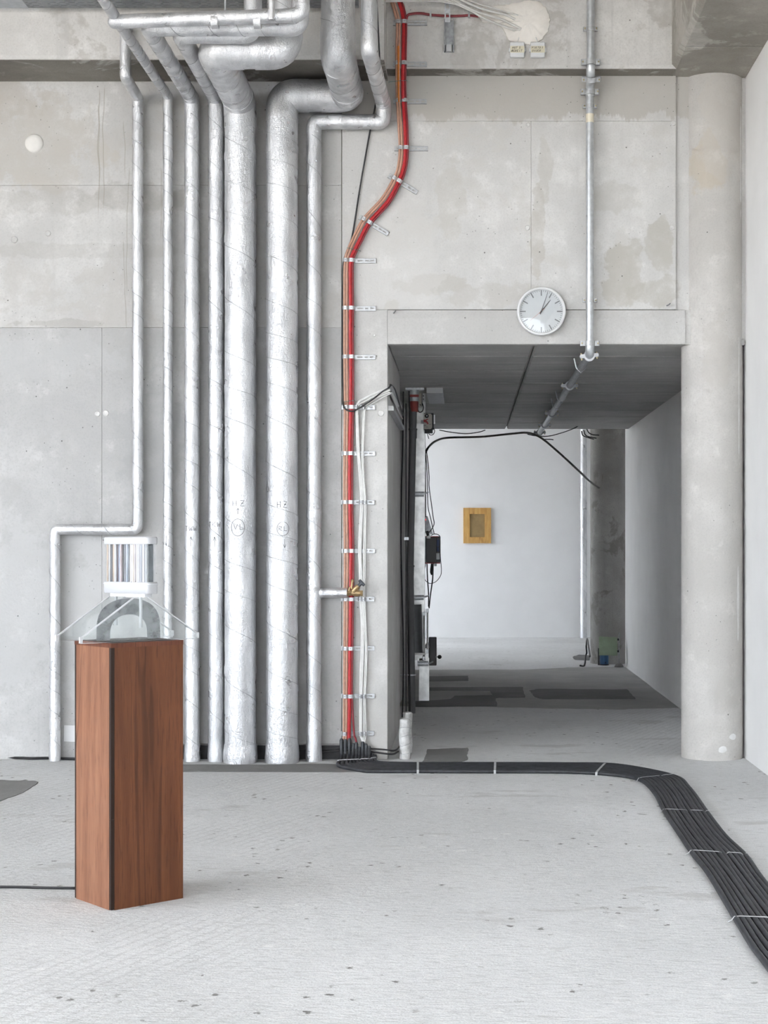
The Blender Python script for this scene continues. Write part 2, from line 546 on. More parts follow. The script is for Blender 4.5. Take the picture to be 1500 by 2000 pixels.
def floor_mat():
    m, nt, b = new_mat('raked_concrete_floor'); g = N(nt)
    c = g.mix(g.ramp(g.noise(.7, detail=5), .35, .65), (.66,.665,.668), (.76,.765,.77))
    rid = g.noise(1.0, g.mapping(scale=(13,46,1)), detail=4, rough=.65)
    c = g.mix(g.ramp(rid, .48, .70, 0, .5), c, (.44,.44,.435))
    rid2 = g.noise(1.0, g.mapping(scale=(20,50,1), loc=(4,2,0)), detail=3)
    c = g.mix(g.ramp(rid2, .56, .68, 0, .8), c, (.76,.755,.75))
    grain = g.noise(160, detail=3)
    c = g.mix(g.ramp(grain, .42, .75, 0, .5), c, (.38,.378,.37))
    # scuffed darker islands
    isl = g.ramp(g.noise(1.0, g.mapping(scale=(.9,2.4,1), loc=(2,5,0)), detail=4, rough=.65), .60, .66)
    c = g.mix(g.math('MULTIPLY', isl, .5), c, (.46,.452,.44))
    # pits and chips, longer across than deep
    v = g.voro(1.0, g.mapping(scale=(11,9,1)))
    msk = g.ramp(g.noise(1.6, g.mapping(loc=(5,1,0)), detail=4), .49, .57)
    pit = g.math('MULTIPLY', g.ramp(g.math('ADD', v, g.math('MULTIPLY', g.math('SUBTRACT', g.noise(34, detail=3, rough=.7), .5), .75)), .16, .05), msk)
    c = g.mix(g.math('MULTIPLY', pit, .85), c, (.15,.145,.135))
    v3 = g.voro(1.0, g.mapping(scale=(5.5,5,1), loc=(3,7,0)))
    chip = g.math('MULTIPLY', g.ramp(g.math('ADD', v3, g.math('MULTIPLY', g.math('SUBTRACT', g.noise(28, detail=3, rough=.7), .5), .7)), .13, .04), g.ramp(g.noise(1.1, g.mapping(loc=(8,3,0))), .46, .55))
    c = g.mix(g.math('MULTIPLY', chip, .6), c, (.82,.82,.81))
    # raked grooves run at a slant in places
    wv = g.n('ShaderNodeTexWave'); wv.wave_type = 'BANDS'; wv.bands_direction = 'X'
    wv.inputs['Scale'].default_value = 5.5; wv.inputs['Distortion'].default_value = 2.0
    wv.inputs['Detail'].default_value = 3; wv.inputs['Detail Scale'].default_value = 2.0
    g.l(g.mapping(rot=(0,0,math.radians(24))), wv.inputs['Vector'])
    xyz = g.sep()
    zone = g.math('MULTIPLY', g.ramp(xyz[0], -.5, -1.0), g.ramp(g.noise(.8, g.mapping(loc=(1,4,0))), .42, .54))
    zone2 = g.math('MULTIPLY', g.ramp(xyz[0], .9, 1.3), g.ramp(xyz[1], 10.2, 10.9))
    zone = g.math('MAXIMUM', zone, zone2)
    rake = g.math('MULTIPLY', g.ramp(wv.outputs['Fac'], .72, .98), zone)
    c = g.mix(g.math('MULTIPLY', rake, .24), c, (.40,.395,.385))
    g.l(c, b.inputs['Base Color'])
    b.inputs['Roughness'].default_value = .85
    b.inputs['Specular IOR Level'].default_value = .25
    h = g.noise(1.0, g.mapping(scale=(20,50,20)), detail=3, rough=.8)
    g.bump(h, .55, .011, b)
    return m
M_FLOOR = floor_mat()

# ------------------------------------------------------------------ the room
floor = MB().box((-10.5,-11,-.12),(4.6,24.6,0)).build('floor', M_FLOOR, label='pale raked concrete floor running through hall and passage', kind='structure')

M_FLOOR2 = None
def blob(pts, z0, z1, jag=.008, sub=6):
    """irregular slab outline from floor points"""
    out = []
    n = len(pts)
    for i in range(n):
        a, b = pts[i], pts[(i+1)%n]
        for k in range(sub):
            t = k/sub
            p = a.lerp(b, t)
            out.append(Vector((p.x + rng.uniform(-jag,jag), p.y + rng.uniform(-jag,jag)*2, z0)))
    return MB().prism(out, (0,0,z1-z0))
def patch(pxs, mat, h=.003, jag=.008):
    return blob([G(*p) for p in pxs], -.001, h, jag).build('floor_patch', mat, floor)
M_PASSAGE_SHADE = concrete('passage_shade', (.44,.435,.42), (.36,.355,.343), (.39,.385,.37), .35, True, .05, board=False)  # darker floor colour that carries the shade of the passage
shade_pts = [Vector((-.62,13.9,0)), Vector((.1,13.85,0)), Vector((.7,13.7,0)), Vector((1.3,13.6,0)), Vector((1.898,13.75,0)), Vector((1.898,18.42,0)), Vector((1.2,18.3,0)), Vector((.7,17.99,0)), Vector((-.62,17.97,0))]
blob(shade_pts, -.01, .0006, .012, 8).build('floor_shade_sheet', M_PASSAGE_SHADE, floor)  # thin sheet laid to put the passage's shade into the floor
patch([(-90,1523),(40,1525),(74,1527),(60,1541),(10,1562),(-90,1600)], M_PATCH, .004)
patch([(330,1490),(360,1494),(520,1494),(640,1492),(700,1497),(776,1507),(640,1509),(330,1508)], M_PATCH, .003, .004)
patch([(1034,1349),(1050,1346),(1225,1347),(1243,1366),(1060,1366),(1045,1362)], M_PATCHD)
patch([(838,1343),(1022,1342),(1026,1363),(966,1364),(958,1350),(838,1349)], M_PATCHD)
patch([(796,1371),(880,1366),(888,1359),(966,1358),(972,1380),(800,1381)], M_PATCHD)
patch([(836,1464),(916,1461),(912,1484),(900,1489),(824,1489)], M_PATCH)
patch([(1118,1283),(1130,1279),(1152,1280),(1152,1290),(1122,1289)], M_PATCHD)
patch([(838,1321),(915,1320),(915,1330),(838,1331)], M_PATCHD, .002)

# back wall: an L round the passage, faced with cast panels
L = [(-9.8,0),(-.539,0),(-.539,2.85),(1.9,2.85),(1.9,5.3),(-9.8,5.3)]
wall_back = MB().prism([Vector((x, W+.04, z)) for x, z in L], (0, 1.88, 0)).build('wall_back', M_WALL, label='grey cast concrete back wall behind the foil pipes', kind='structure')
def panel(px0, px1, z0, z1, mat, y0=W, y1=W+.045, j=.0007, name='wall_panel'):
    x0, x1 = wx(px0)+j, wx(px1)-j
    return MB().bevel_box((x0, y0, z0+j), (x1, y1, z1-j), .0012).build(name, mat, wall_back)
panel(-1800, 667, wz(362), 4.607, M_WALL)
panel(-1800, 667, wz(640), wz(362), M_WALL)
panel(-1800, -190, 0, wz(640), M_WALL2)
panel(-190, 199, 0, wz(640), M_WALL2)
panel(199, 667, .105, wz(640), M_WALL2)
panel(668, 757, 0, wz(605), M_BAND, W-.008)
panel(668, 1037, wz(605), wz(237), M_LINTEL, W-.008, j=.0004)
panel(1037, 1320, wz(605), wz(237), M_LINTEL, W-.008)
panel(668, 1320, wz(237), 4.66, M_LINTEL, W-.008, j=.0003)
panel(1320, 1352, wz(605), 4.66, M_LINTEL, W+.016)
panel(1338, 1352, 2.816, wz(605), M_BAND, W+.002)
# projecting band over the opening with a sloped top
zt = wz(605)
prof = [(W-.008, 2.816), (W-.016, 2.819), (W-.016, zt-.06), (W-.008, zt-.004), (W+.045, zt-.002), (W+.045, 2.816)]
MB().prism([Vector((wx(757)+.001, y, z)) for y, z in prof], (wx(1338)-wx(757)-.002, 0, 0)).build('wall_panel', M_BAND, wall_back)
# tie-hole plugs
def plug(px, py, r, mat, y=W-.008, d=.006):
    c = P(px, py, y)
    fr = lambda x, h, t: Vector((c.x+x, y-t, c.z+h))
    return MB().lathe([(r,-.004),(r,d*.4),(r*.8,d),(r*.25,d*.6)], 18, fr).build('tie_hole_plug', mat, wall_back)
M_PLUG = plain('plug_mortar', (.62,.61,.59), .8, 0, .1, 40)
M_STEEL = plain('galvanised_steel', (.62,.64,.66), .42, .75, .12, 60, .05)
M_STEELD = plain('dull_steel', (.33,.34,.35), .5, .7, .2, 40, .05)
for (px, py, r) in ((190.5,808,.019),(207,807,.021),(28,468,.024),(94,456,.02)):
    plug(px, py, r, M_WALL if px < 100 else M_PLUG, W)
for (px, py, r) in ((1030,445,.017),(1313,445,.017),(1315,241,.018),(1031,244,.014),(731,655,.010),(744,807,.022)):
    plug(px, py, r, M_PLUG)
# plastered disc in the upper corner of the wall
c = P(67, 280, W)
MB().lathe([(.064,-.004),(.062,.006),(.052,.016),(.03,.021),(.006,.022)], 36, lambda x, h, t: Vector((c.x+x, W-t, c.z+h))).build(
    'plaster_disc', plain('pale_plaster', (.72,.70,.66), .8, 0, .05, 12), wall_back, True)

MB().box((wx(199), W+.012, 0.0),(wx(667), W+.04, .09)).build('baseboard_back', M_BLACK, label='black bitumen strip in the recess at the foot of the wall', kind='structure')

# beams under the hall ceiling
zb = 4.642
MB().prism([Vector((-9.8,y,z)) for y, z in ((9.97,4.607),(9.955,4.63),(9.955,5.3),(W+.04,5.3),(W+.04,4.607))], (9.8-.538,0,0)).build('beam_deep', M_BEAM, label='deep concrete downstand beam above the foil pipes', kind='structure')
MB().prism([Vector((-.538,y,z)) for y, z in ((10.275,zb),(10.263,zb+.02),(10.263,5.3),(W+.04,5.3),(W+.04,zb))], (2.436,0,0)).build('beam_shallow', M_BEAM, label='shallow concrete downstand beam above the clock wall', kind='structure')
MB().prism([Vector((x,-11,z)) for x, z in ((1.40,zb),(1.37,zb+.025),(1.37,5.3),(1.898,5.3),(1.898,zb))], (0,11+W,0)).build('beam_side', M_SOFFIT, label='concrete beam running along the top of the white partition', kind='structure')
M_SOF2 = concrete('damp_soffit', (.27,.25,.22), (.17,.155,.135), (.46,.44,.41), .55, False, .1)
bd_ = bpy.data.objects['beam_deep']; bs_ = bpy.data.objects['beam_shallow']; bi_ = bpy.data.objects['beam_side']
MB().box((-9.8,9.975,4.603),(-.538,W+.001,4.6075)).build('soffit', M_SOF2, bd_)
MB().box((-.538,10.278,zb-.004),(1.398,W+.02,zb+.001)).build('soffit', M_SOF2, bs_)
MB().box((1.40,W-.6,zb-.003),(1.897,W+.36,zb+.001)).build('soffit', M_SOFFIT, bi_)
MB().box((-10,-11,5.3),(2.1,W+.04,5.45)).build('ceiling', M_BEAM, label='concrete hall ceiling', kind='structure')
MB().prism([Vector((-9.9,y,z)) for y, z in ((-11,0),(W+.04,0),(W+.04,5.3),(5.5,5.3),(5.5,.5),(-11,.5))], (.15,0,0)).build('wall_unseen_left', M_WALL, label='unseen left side wall of the hall, sized to limit the light', kind='structure')  # out of view; closed end and sill sized to cut light from the left
MB().box((1.898,-11,0),(2.02,18.42,5.3)).build('wall_right', M_PLASTER, label='smooth white partition wall along the hall and passage', kind='structure')

MB().box((-9.9,-11.15,0),(2.02,-11,.5)).build('wall_added_sill', M_PLASTER, label='unseen low wall added to cut light from behind the camera', kind='structure')  # added out of view to cut low light from behind
# round columns
def column(x, y, r, z1, label, mat=None):
    MB().lathe([(r,0),(r,z1*.33),(r,z1*.66),(r,z1)], 64, lambda a, b, h: Vector((x+a, y+b, h))).build('column', mat or M_COLUMN, None, True, label=label, kind='structure')
column(1.685, W+.13, .21, zb+.02, 'pale round concrete column at the end of the clock wall')
column(1.748, 19.0, .222, 3.6, 'shaded round concrete column at the far end of the passage', concrete('stained_shaded_column', (.36,.35,.33), (.27,.262,.245), (.20,.19,.175), .6, False, .6))  # darker than the front column: streaky stains plus its shade in the colour

# passage: board-marked ceiling, side wall
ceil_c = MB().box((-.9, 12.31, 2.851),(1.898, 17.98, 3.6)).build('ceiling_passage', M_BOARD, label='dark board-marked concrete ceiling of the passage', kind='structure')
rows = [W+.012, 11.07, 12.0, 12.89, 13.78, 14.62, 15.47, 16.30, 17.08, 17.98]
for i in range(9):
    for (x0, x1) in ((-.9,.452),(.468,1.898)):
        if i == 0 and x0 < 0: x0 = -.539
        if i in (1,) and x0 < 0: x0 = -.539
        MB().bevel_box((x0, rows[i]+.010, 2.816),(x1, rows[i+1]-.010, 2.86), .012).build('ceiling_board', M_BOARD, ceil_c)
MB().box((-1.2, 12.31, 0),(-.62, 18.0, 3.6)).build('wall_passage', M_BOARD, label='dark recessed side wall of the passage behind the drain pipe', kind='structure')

# far room
MB().box((-5.5,24.3,0),(4.6,24.45,4.3)).build('wall_far', M_FARWALL, label='white end wall with the small framed picture', kind='structure')
MB().box((-5.5,17.98,4.3),(4.6,24.45,4.45)).build('ceiling_far', M_BEAM, label='ceiling of the far room', kind='structure')
MB().box((4.45,18.2,0),(4.6,24.3,4.3)).build('wall_far_right', M_FARWALL, label='white side wall of the far room', kind='structure')
MB().box((-4.2,17.98,0),(-4.05,20.9,4.3)).build('wall_far_unseen_left', M_FARWALL, label='unseen white side wall of the far room, placed to narrow its window light', kind='structure')  # out of view; placed to keep window light away from the passage
MB().box((-4.2,20.9,0),(-4.05,24.3,.6)).build('wall_far_added_sill', M_FARWALL, label='unseen low wall added to dim the far room floor', kind='structure')  # added out of view to keep window light off the far floor
MB().box((-4.2,18.0,0),(-.9,18.15,4.3)).build('wall_far_back', M_FARWALL, label='white inner wall of the far room', kind='structure')
MB().box((1.96,18.3,0),(4.6,18.42,4.3)).build('wall_far_front', M_FARWALL, label='white return wall of the far room', kind='structure')
MB().box((-1.2,17.9,3.4),(1.95,18.0,4.3)).build('wall_over_passage', M_BEAM, label='upstand above the passage end', kind='structure')

# ------------------------------------------------------------------ foil-wrapped pipes
M_FOIL = foil_mat()
M_TAPE = plain('foil_tape', (.86,.87,.88), .38, .8, .06, 30, .5)
M_WIRE = plain('binding_wire', (.40,.40,.41), .5, .6, .2, 60)
M_INK = plain('marker_ink', (.05,.05,.055), .7, 0, .1, 50)

# single-stroke letters on a 1 x 1 box
STROKES = {
 'T': [[(0,1),(1,1)],[(.5,1),(.45,0)]],
 'W': [[(0,1),(.25,0),(.5,.7),(.75,0),(1,1)]],
 'K': [[(0,1),(0,0)],[(.9,1),(.05,.45),(.95,0)]],
 'H': [[(0,1),(0,0)],[(.8,1),(.8,0)],[(0,.5),(.8,.5)]],
 'Z': [[(0,1),(.9,1),(0,0),(.95,0)],[(.2,.5),(.75,.5)]],
 'V': [[(0,1),(.45,0),(.9,1)]],
 'L': [[(0,1),(0,0),(.8,0)]],
 'R': [[(0,0),(0,1),(.7,.9),(.7,.6),(0,.5),(.8,0)]],
 'N': [[(0,0),(0,1),(.8,0),(.8,1)]],
 'O': [[(.4,1),(.05,.7),(.1,.2),(.45,0),(.8,.3),(.75,.8),(.4,1)]],
 '3': [[(.1,1),(.75,.95),(.35,.6),(.8,.35),(.5,0),(.05,.08)]],
 'B': [[(0,0),(0,1),(.6,.9),(.55,.6),(0,.5),(.75,.35),(.65,.05),(0,0)]],
 'E': [[(.8,1),(0,1),(0,0),(.8,0)],[(0,.5),(.6,.5)]],
 'I': [[(.4,1),(.4,0)]],
 'P': [[(0,0),(0,1),(.7,.9),(.65,.55),(0,.5)]],
 '1': [[(.15,.75),(.5,1),(.5,0)]],
 'D': [[(0,0),(0,1),(.6,.85),(.75,.45),(.5,.1),(0,0)]],
 'A': [[(0,0),(.4,1),(.8,0)],[(.15,.4),(.65,.4)]],
 'U': [[(0,1),(.05,.2),(.35,0),(.7,.2),(.75,1)]],
 'C': [[(.8,.9),(.4,1),(.05,.6),(.1,.15),(.5,0),(.8,.15)]],
 '^': [[(.5,-.2),(.5,1)],[(.15,.55),(.5,1),(.85,.55)]],
 'v': [[(.5,1.2),(.5,0)],[(.15,.45),(.5,0),(.85,.45)]],
 'o': [[(.5+.62*math.cos(a*math.pi/8), .5+.62*math.sin(a*math.pi/8)) for a in range(17)]],
}

def writing(text, frame, x0, z0, w, h, gap, r, name, parent, mat=None, tilt=0.0):
    """pen strokes; frame(u, v) -> point on the surface"""
    mb = MB()
    x = x0
    for ch in text:
        for st in STROKES.get(ch, []):
            pts = []
            for i in range(len(st)-1):
                for k in range(3):
                    t = k/3
                    pts.append((st[i][0]*(1-t)+st[i+1][0]*t, st[i][1]*(1-t)+st[i+1][1]*t))
            pts.append(st[-1])
            mb.tube([frame(x + (a*w) + b*h*tilt, z0 + b*h) for a, b in pts], r, 4)
        x += w + gap
    return mb.build(name, mat or M_INK, parent)

def corner_cut(pts, rad):
    """split a polyline into straight runs and elbow arcs"""
    runs = []; elbows = []
    pts = [Vector(p) for p in pts]
    start = pts[0]
    for i in range(1, len(pts)-1):
        a = (pts[i-1]-pts[i]).normalized(); b = (pts[i+1]-pts[i]).normalized()
        ang = math.acos(max(-1, min(1, a.dot(b))))
        d = rad / math.tan(ang/2)
        d = min(d, (pts[i-1]-pts[i]).length*.45, (pts[i+1]-pts[i]).length*.45)
        p0 = pts[i] + a*d; p1 = pts[i] + b*d
        runs.append((start, p0)); start = p1
        arc = []
        for k in range(9):
            t = k/8
            arc.append(p0*(1-t)**2 + pts[i]*2*t*(1-t) + p1*t*t)
        elbows.append(arc)
    runs.append((start, pts[-1]))
    return runs, elbows

def crinkle(amp, seed):
    def f(i, k, p, r):
        n = mnoise.noise(Vector((p.x*9+seed, k*1.7+seed, p.z*11+p.y*9)))
        n2 = mnoise.noise(Vector((k*.9, p.z*2.2+seed, p.x*2+p.y*2)))
        return r*(1 + amp*n + amp*.7*n2)
    return f

def foil_run(a, b, r, name, parent, seed, amp=.02, n=28):
    m = max(2, int((b-a).length/.035))
    path = [a.lerp(b, i/m) for i in range(m+1)]
    return MB().tube(path, r, n, True, crinkle(amp, seed)).build(name, M_FOIL, parent, True)

def helix(a, b, r, pitch, parent, seed, hand=1):
    ax = (b-a); ln = ax.length; ax.normalize()
    u = Vector((1,0,0)) if abs(ax.x) < .8 else Vector((0,0,1))
    u = (u - ax*u.dot(ax)).normalized(); v = ax.cross(u)
    path = []; ph = seed*1.3; s = .06
    rr = random.Random(int(seed*100))
    while s < ln-.06:
        path.append(a + ax*s + (u*math.cos(ph) + v*math.sin(ph))*(r*1.02+.0005))
        ph += hand*2*math.pi/22
        s += pitch/22*(1+.35*math.sin(s*5+seed))
    if len(path) > 4:
        MB().tube(path, .0014, 4).build('binding_wire', M_WIRE, parent)

def band(c, ax, r, w, parent, mat=None, name='tape_band'):
    ax = Vector(ax).normalized()
    path = [c - ax*w/2, c - ax*w*.3, c + ax*w*.3, c + ax*w/2]
    MB().tube(path, r*1.028, 28, True, crinkle(.018, c.z*3+c.x)).build(name, mat or M_FOIL, parent, True)

def foil_pipe(pts, r, label, seed, name='foil_pipe', wires=True, pitch=.2, foot=True, bend=1.15, bands=(), group='foil-wrapped pipes'):
    pts = [Vector(p) for p in pts]
    low = min(pts, key=lambda p: p.z)
    root = empty(name, (low.x, low.y, low.z), label, 'pipe', group)
    runs, elbows = corner_cut(pts, r*bend)
    for i, (a, b) in enumerate(runs):
        foil_run(a, b, r, 'jacket', root, seed+i*3.7)
        if wires and (b-a).length > .45:
            helix(a, b, r, pitch, root, seed+i, -1 if (b-a).z < 0 else 1)
        ax = (b-a).normalized()
        if i > 0: band(a + ax*r*.35, ax, r, r*.9, root)
        if i < len(runs)-1: band(b - ax*r*.35, ax, r, r*.9, root)
    for i, arc in enumerate(elbows):
        MB().tube(arc, r*1.03, 28, True, crinkle(.03, seed+9+i)).build('elbow', M_FOIL, root, True)
    for z in bands:
        for (a, b) in runs:
            if abs((b-a).normalized().z) > .95 and min(a.z,b.z) < z < max(a.z,b.z):
                band(Vector((a.x, a.y, z)), (0,0,1), r, .05, root)
    if foot:
        a, b = runs[-1] if runs[-1][1].z < runs[0][0].z else (runs[0][1], runs[0][0])
        c = Vector((b.x, b.y, .045))
        MB().tube([Vector((b.x,b.y,.0)), Vector((b.x,b.y,.03)), Vector((b.x,b.y,.07)), Vector((b.x,b.y,.12))], lambda i: r*(1.05,1.09,1.07,1.03)[i], 28, True, crinkle(.05, seed)).build('foot_collar', M_FOIL, root, True)
    return root, runs

def on_pipe(x, y, r):
    """front surface of a vertical pipe: u across, v up"""
    return lambda u, v: Vector((x + r*1.02*math.sin(u/r), y - r*1.02*math.cos(u/r), v))

def yv(r): return W - .035 - r
def vert(px, r): return P(px, 1000, yv(r)).x, yv(r)

# thin pipe: drops off the beam, runs down, jogs aside, ends at the floor near the pedestal
r = .036; Y1 = yv(r)
a = P(245, 150, 9.90)
zf = a.z
x1 = P(269, 1000, Y1).x; x2 = P(107, 1000, Y1).x; zj = P(0, 1034, Y1).z
p1, _ = foil_pipe([Vector((a.x, 9.99, 4.80)), Vector((a.x, 9.90, 4.80)), Vector((a.x, 9.90, zf)), Vector((x1, Y1, zf)), Vector((x1, Y1, zj)), Vector((x2, Y1, zj)), Vector((x2, Y1, 0))], r,
    'thin foil pipe that jogs sideways behind the pedestal and drops to the floor', 1.0, bend=1.0, bands=(3.2, 2.1, .55, .8, .28))

# thin pipe that runs forward under the ceiling, with a branch along the ceiling
r = .032; Y2 = yv(r); x = P(328, 1000, Y2).x; z2 = P(0, 188, Y2).z
p2, _ = foil_pipe([Vector((x, 7.6, z2)), Vector((x, Y2, z2)), Vector((x, Y2, 0))], r,
    'thinnest straight foil pipe, second from the left edge', 2.0, bend=1.0, pitch=.14, bands=(3.75, 4.1, 2.0, .55, .62))
YA = 8.80
runsA = [Vector((x, YA, z2-.03)), Vector((P(591,40,YA-.05).x, YA-.05, z2-.01)), Vector((P(591,40,YA-.05).x, YA-.05, 5.285))]
rA, eA = corner_cut(runsA, .06)
for i, (a, b) in enumerate(rA):
    foil_run(a, b, .040, 'ceiling_branch', p2, 40+i)
for arc in eA: MB().tube(arc, .042, 28, True, crinkle(.03, 44)).build('elbow', M_FOIL, p2, True)
MB().sphere(runsA[0], .041, 20, 12).build('branch_elbow', M_FOIL, p2, True)
for px in (420, 503): band(P(px, 42, YA-.03), (1,0,0), .040, .04, p2)
xd = P(532, 30, YA-.05).x
foil_run(Vector((xd, YA-.085, 5.285)), Vector((xd, YA-.085, z2-.05)), .019, 'hanger_sleeve', p2, 51, n=16)

r = .05; Y3 = yv(r); x = P(375, 1000, Y3).x; z3 = P(0, 192, Y3).z; YB = 8.93
p3, _ = foil_pipe([Vector((P(586,50,YB).x, YB, 5.285)), Vector((P(586,50,YB).x, YB, z3)), Vector((x, YB, z3)), Vector((x, Y3, z3)), Vector((x, Y3, 0))], r,
    'medium foil pipe marked TWW with an upward arrow', 3.0, pitch=.19, bands=(3.55, 3.9, 2.4, .2))
f = on_pipe(x, Y3, r)
writing('TWW', f, -.042, P(0,1037,Y3).z, .022, .032, .008, .0011, 'marker_writing', p3)
writing('^', f, -.012, P(0,1064,Y3).z, .026, .055, 0, .0011, 'marker_writing', p3)
X3 = x

r = .053; Y4 = yv(r); x = P(422.5, 1000, Y4).x; z4 = z3; YC = 9.05
p4, _ = foil_pipe([Vector((P(494,70,YC).x, YC, 5.285)), Vector((P(494,70,YC).x, YC, z4)), Vector((x, YC, z4)), Vector((x, Y4, z4)), Vector((x, Y4, 0))], r,
    'medium foil pipe marked TKW with an upward arrow', 4.0, pitch=.22, bands=(3.6, 2.6, 1.15, .3))
f = on_pipe(x, Y4, r)
writing('TKW', f, -.05, P(0,1029,Y4).z, .022, .032, .010, .0011, 'marker_writing', p4)
writing('^', f, -.016, P(0,1066,Y4).z, .026, .06, 0, .0011, 'marker_writing', p4)

r = .105; Y5 = yv(r); x = P(469.5, 1000, Y5).x; z5 = P(0, 200, Y5).z; YD = 9.225
p5, _ = foil_pipe([Vector((P(556,90,YD).x, YD, 5.285)), Vector((P(556,90,YD).x, YD, z5)), Vector((x, YD, z5)), Vector((x, Y5, z5)), Vector((x, Y5, 0))], r,
    'thick foil pipe marked HZ with an upward arrow and circled VL', 5.0, pitch=.30, bend=.9, bands=(4.05, 3.5, 2.5, .62, .1))
f = on_pipe(x, Y5, r)
writing('HZ', f, -.035, P(0,989,Y5).z, .03, .036, .018, .0012, 'marker_writing', p5)
writing('^', f, -.014, P(0,1003,Y5).z, .026, .032, 0, .0012, 'marker_writing', p5)
writing('VL', f, -.030, P(0,1034,Y5).z, .03, .034, .012, .0012, 'marker_writing', p5)
writing('o', f, -.038, P(0,1044,Y5).z, .072, .092, 0, .0012, 'marker_writing', p5)

r = .106; Y6 = yv(r); x = P(551, 1000, Y6).x; z6 = P(0, 187, Y6).z; x6 = P(680, 187, Y6).x
p6, _ = foil_pipe([Vector((x6, 9.476, 5.285)), Vector((x6, 9.476, z6)), Vector((x6, Y6, z6)), Vector((x, Y6, z6)), Vector((x, Y6, 0))], r,
    'thick foil pipe marked HZ with a downward arrow and circled RL', 6.0, pitch=.24, bend=.9, bands=(4.1, 3.4, 1.63, .5, .1))
f = on_pipe(x, Y6, r)
writing('HZ', f, -.02, P(0,992,Y6).z, .026, .04, .014, .0012, 'marker_writing', p6)
writing('RL', f, -.008, P(0,1037,Y6).z, .024, .03, .010, .0012, 'marker_writing', p6)
writing('o', f, -.014, P(0,1044,Y6).z, .064, .075, 0, .0012, 'marker_writing', p6)
writing('v', f, .016, P(0,1070,Y6).z, .026, .05, 0, .0012, 'marker_writing', p6)

r = .05; Y7 = yv(r); x = P(613, 1000, Y7).x; z7 = P(0, 238, Y7).z; x7 = P(749, 220, Y7).x
zu = P(0, 203, Y7).z
p7, runs7 = foil_pipe([Vector((-.588, 9.24, 5.285)), Vector((-.588, 9.24, zu)), Vector((x7, Y7, zu)), Vector((x7, Y7, z7)), Vector((x, Y7, z7)), Vector((x, Y7, 0))], r,
    'medium foil pipe with a side branch ending in the brass valve', 7.0, pitch=.28, bend=.8, bands=(4.05, 3.1, 1.66, .2))
f = on_pipe(x, Y7, r)
zb7 = P(0, 1158, Y7).z
foil_run(Vector((x, Y7, zb7)), Vector((P(678,1158,Y7).x, Y7, zb7)), .034, 'valve_branch', p7, 77, n=20)
band(Vector((x+.052, Y7, zb7)), (1,0,0), .036, .02, p7)
# faint pen marks running down the pipe under the joint
mb = MB()
for i in range(6):
    z = P(0, 982+i*7, Y7).z
    for k in range(2):
        mb.tube([f(-.012+.012*k, z), f(-.004+.012*k, z-.008), f(-.012+.014*k, z-.014)], .0009, 4)
mb.build('marker_writing', M_INK, p7)
# small Z and arrow on the thin pipe
f = on_pipe(P(328,1000,Y2).x, Y2, .032)
writing('Z', f, -.016, P(0,1030,Y2).z, .02, .028, 0, .001, 'marker_writing', p2)
writing('v', f, -.016, P(0,1066,Y2).z, .02, .06, 0, .001, 'marker_writing', p2)

# brass valve at the end of the branch
M_BRASS = plain('brass', (.42,.30,.16), .42, .75, .3, 60)
M_GREYPL = plain('grey_plastic', (.06,.065,.075), .5, 0, .1, 30)
vx = P(678, 1158, Y7)
valve = empty('brass_valve', vx, 'brass shut-off valve with a grey handle across the red cables', 'valve')
MB().cyl(vx, vx+Vector((.028,0,0)), .022, 6).build('nut', M_BRASS, valve)
MB().tube([vx+Vector((.028,0,0)), vx+Vector((.05,0,0)), vx+Vector((.075,0,-.002)), vx+Vector((.095,0,-.002))], lambda i: (.016,.022,.022,.017)[i], 14).build('body', M_BRASS, valve, True)
MB().cyl(vx+Vector((.09,0,-.002)), vx+Vector((.105,0,-.002)), .021, 6).build('nut', M_BRASS, valve)
d = Vector((.7,-.15,.68)).normalized()
q = vx+Vector((.04,-.012,.01))
MB().tube([q, q+d*.03, q+d*.045, q+d*.055], lambda i: (.017,.017,.019,.014)[i], 12).build('bonnet', M_BRASS, valve, True)
MB().cyl(q+d*.055, q+d*.085, .011, 12).build('spindle', M_GREYPL, valve)
hs = Vector((-.68,0,.73))
MB().tube([q+d*.085-hs*.026, q+d*.085-hs*.012, q+d*.085+hs*.012, q+d*.085+hs*.026], lambda i: (.008,.011,.011,.008)[i], 8).build('handle', M_GREYPL, valve, True)
MB().tube([vx+Vector((.012,-.01,.012)), vx+Vector((.02,-.012,.04))], .007, 8).build('test_port', M_BRASS, valve)
MB().tube([vx+Vector((.03,-.01,.03)), vx+Vector((.036,-.015,.075))], .008, 8).build('test_port', M_BRASS, valve)
MB().sphere(vx+Vector((.037,-.015,.082)), .011, 10, 8).build('test_cap', M_BRASS, valve, True)

# hanger rods from the ceiling to the pipes
M_GREYMET = plain('painted_grey_metal', (.42,.44,.46), .5, .3, .1, 20)
for (px, Y, lab) in ((440, YA-.02, 'slim grey hanger rod holding the thin ceiling branch'),):
    a = P(px, 25, Y)
    h = empty('hanger_rod', a, lab, 'hanger')
    MB().cyl(a, Vector((a.x, Y, 5.285)), .005, 8).build('rod', M_GREYMET, h)
    MB().lathe([(.005,.03),(.012,.012),(.016,.0)], 12, lambda x, y, t: Vector((a.x+x, a.y+y, a.z+t-.004))).build('nut', M_GREYMET, h)

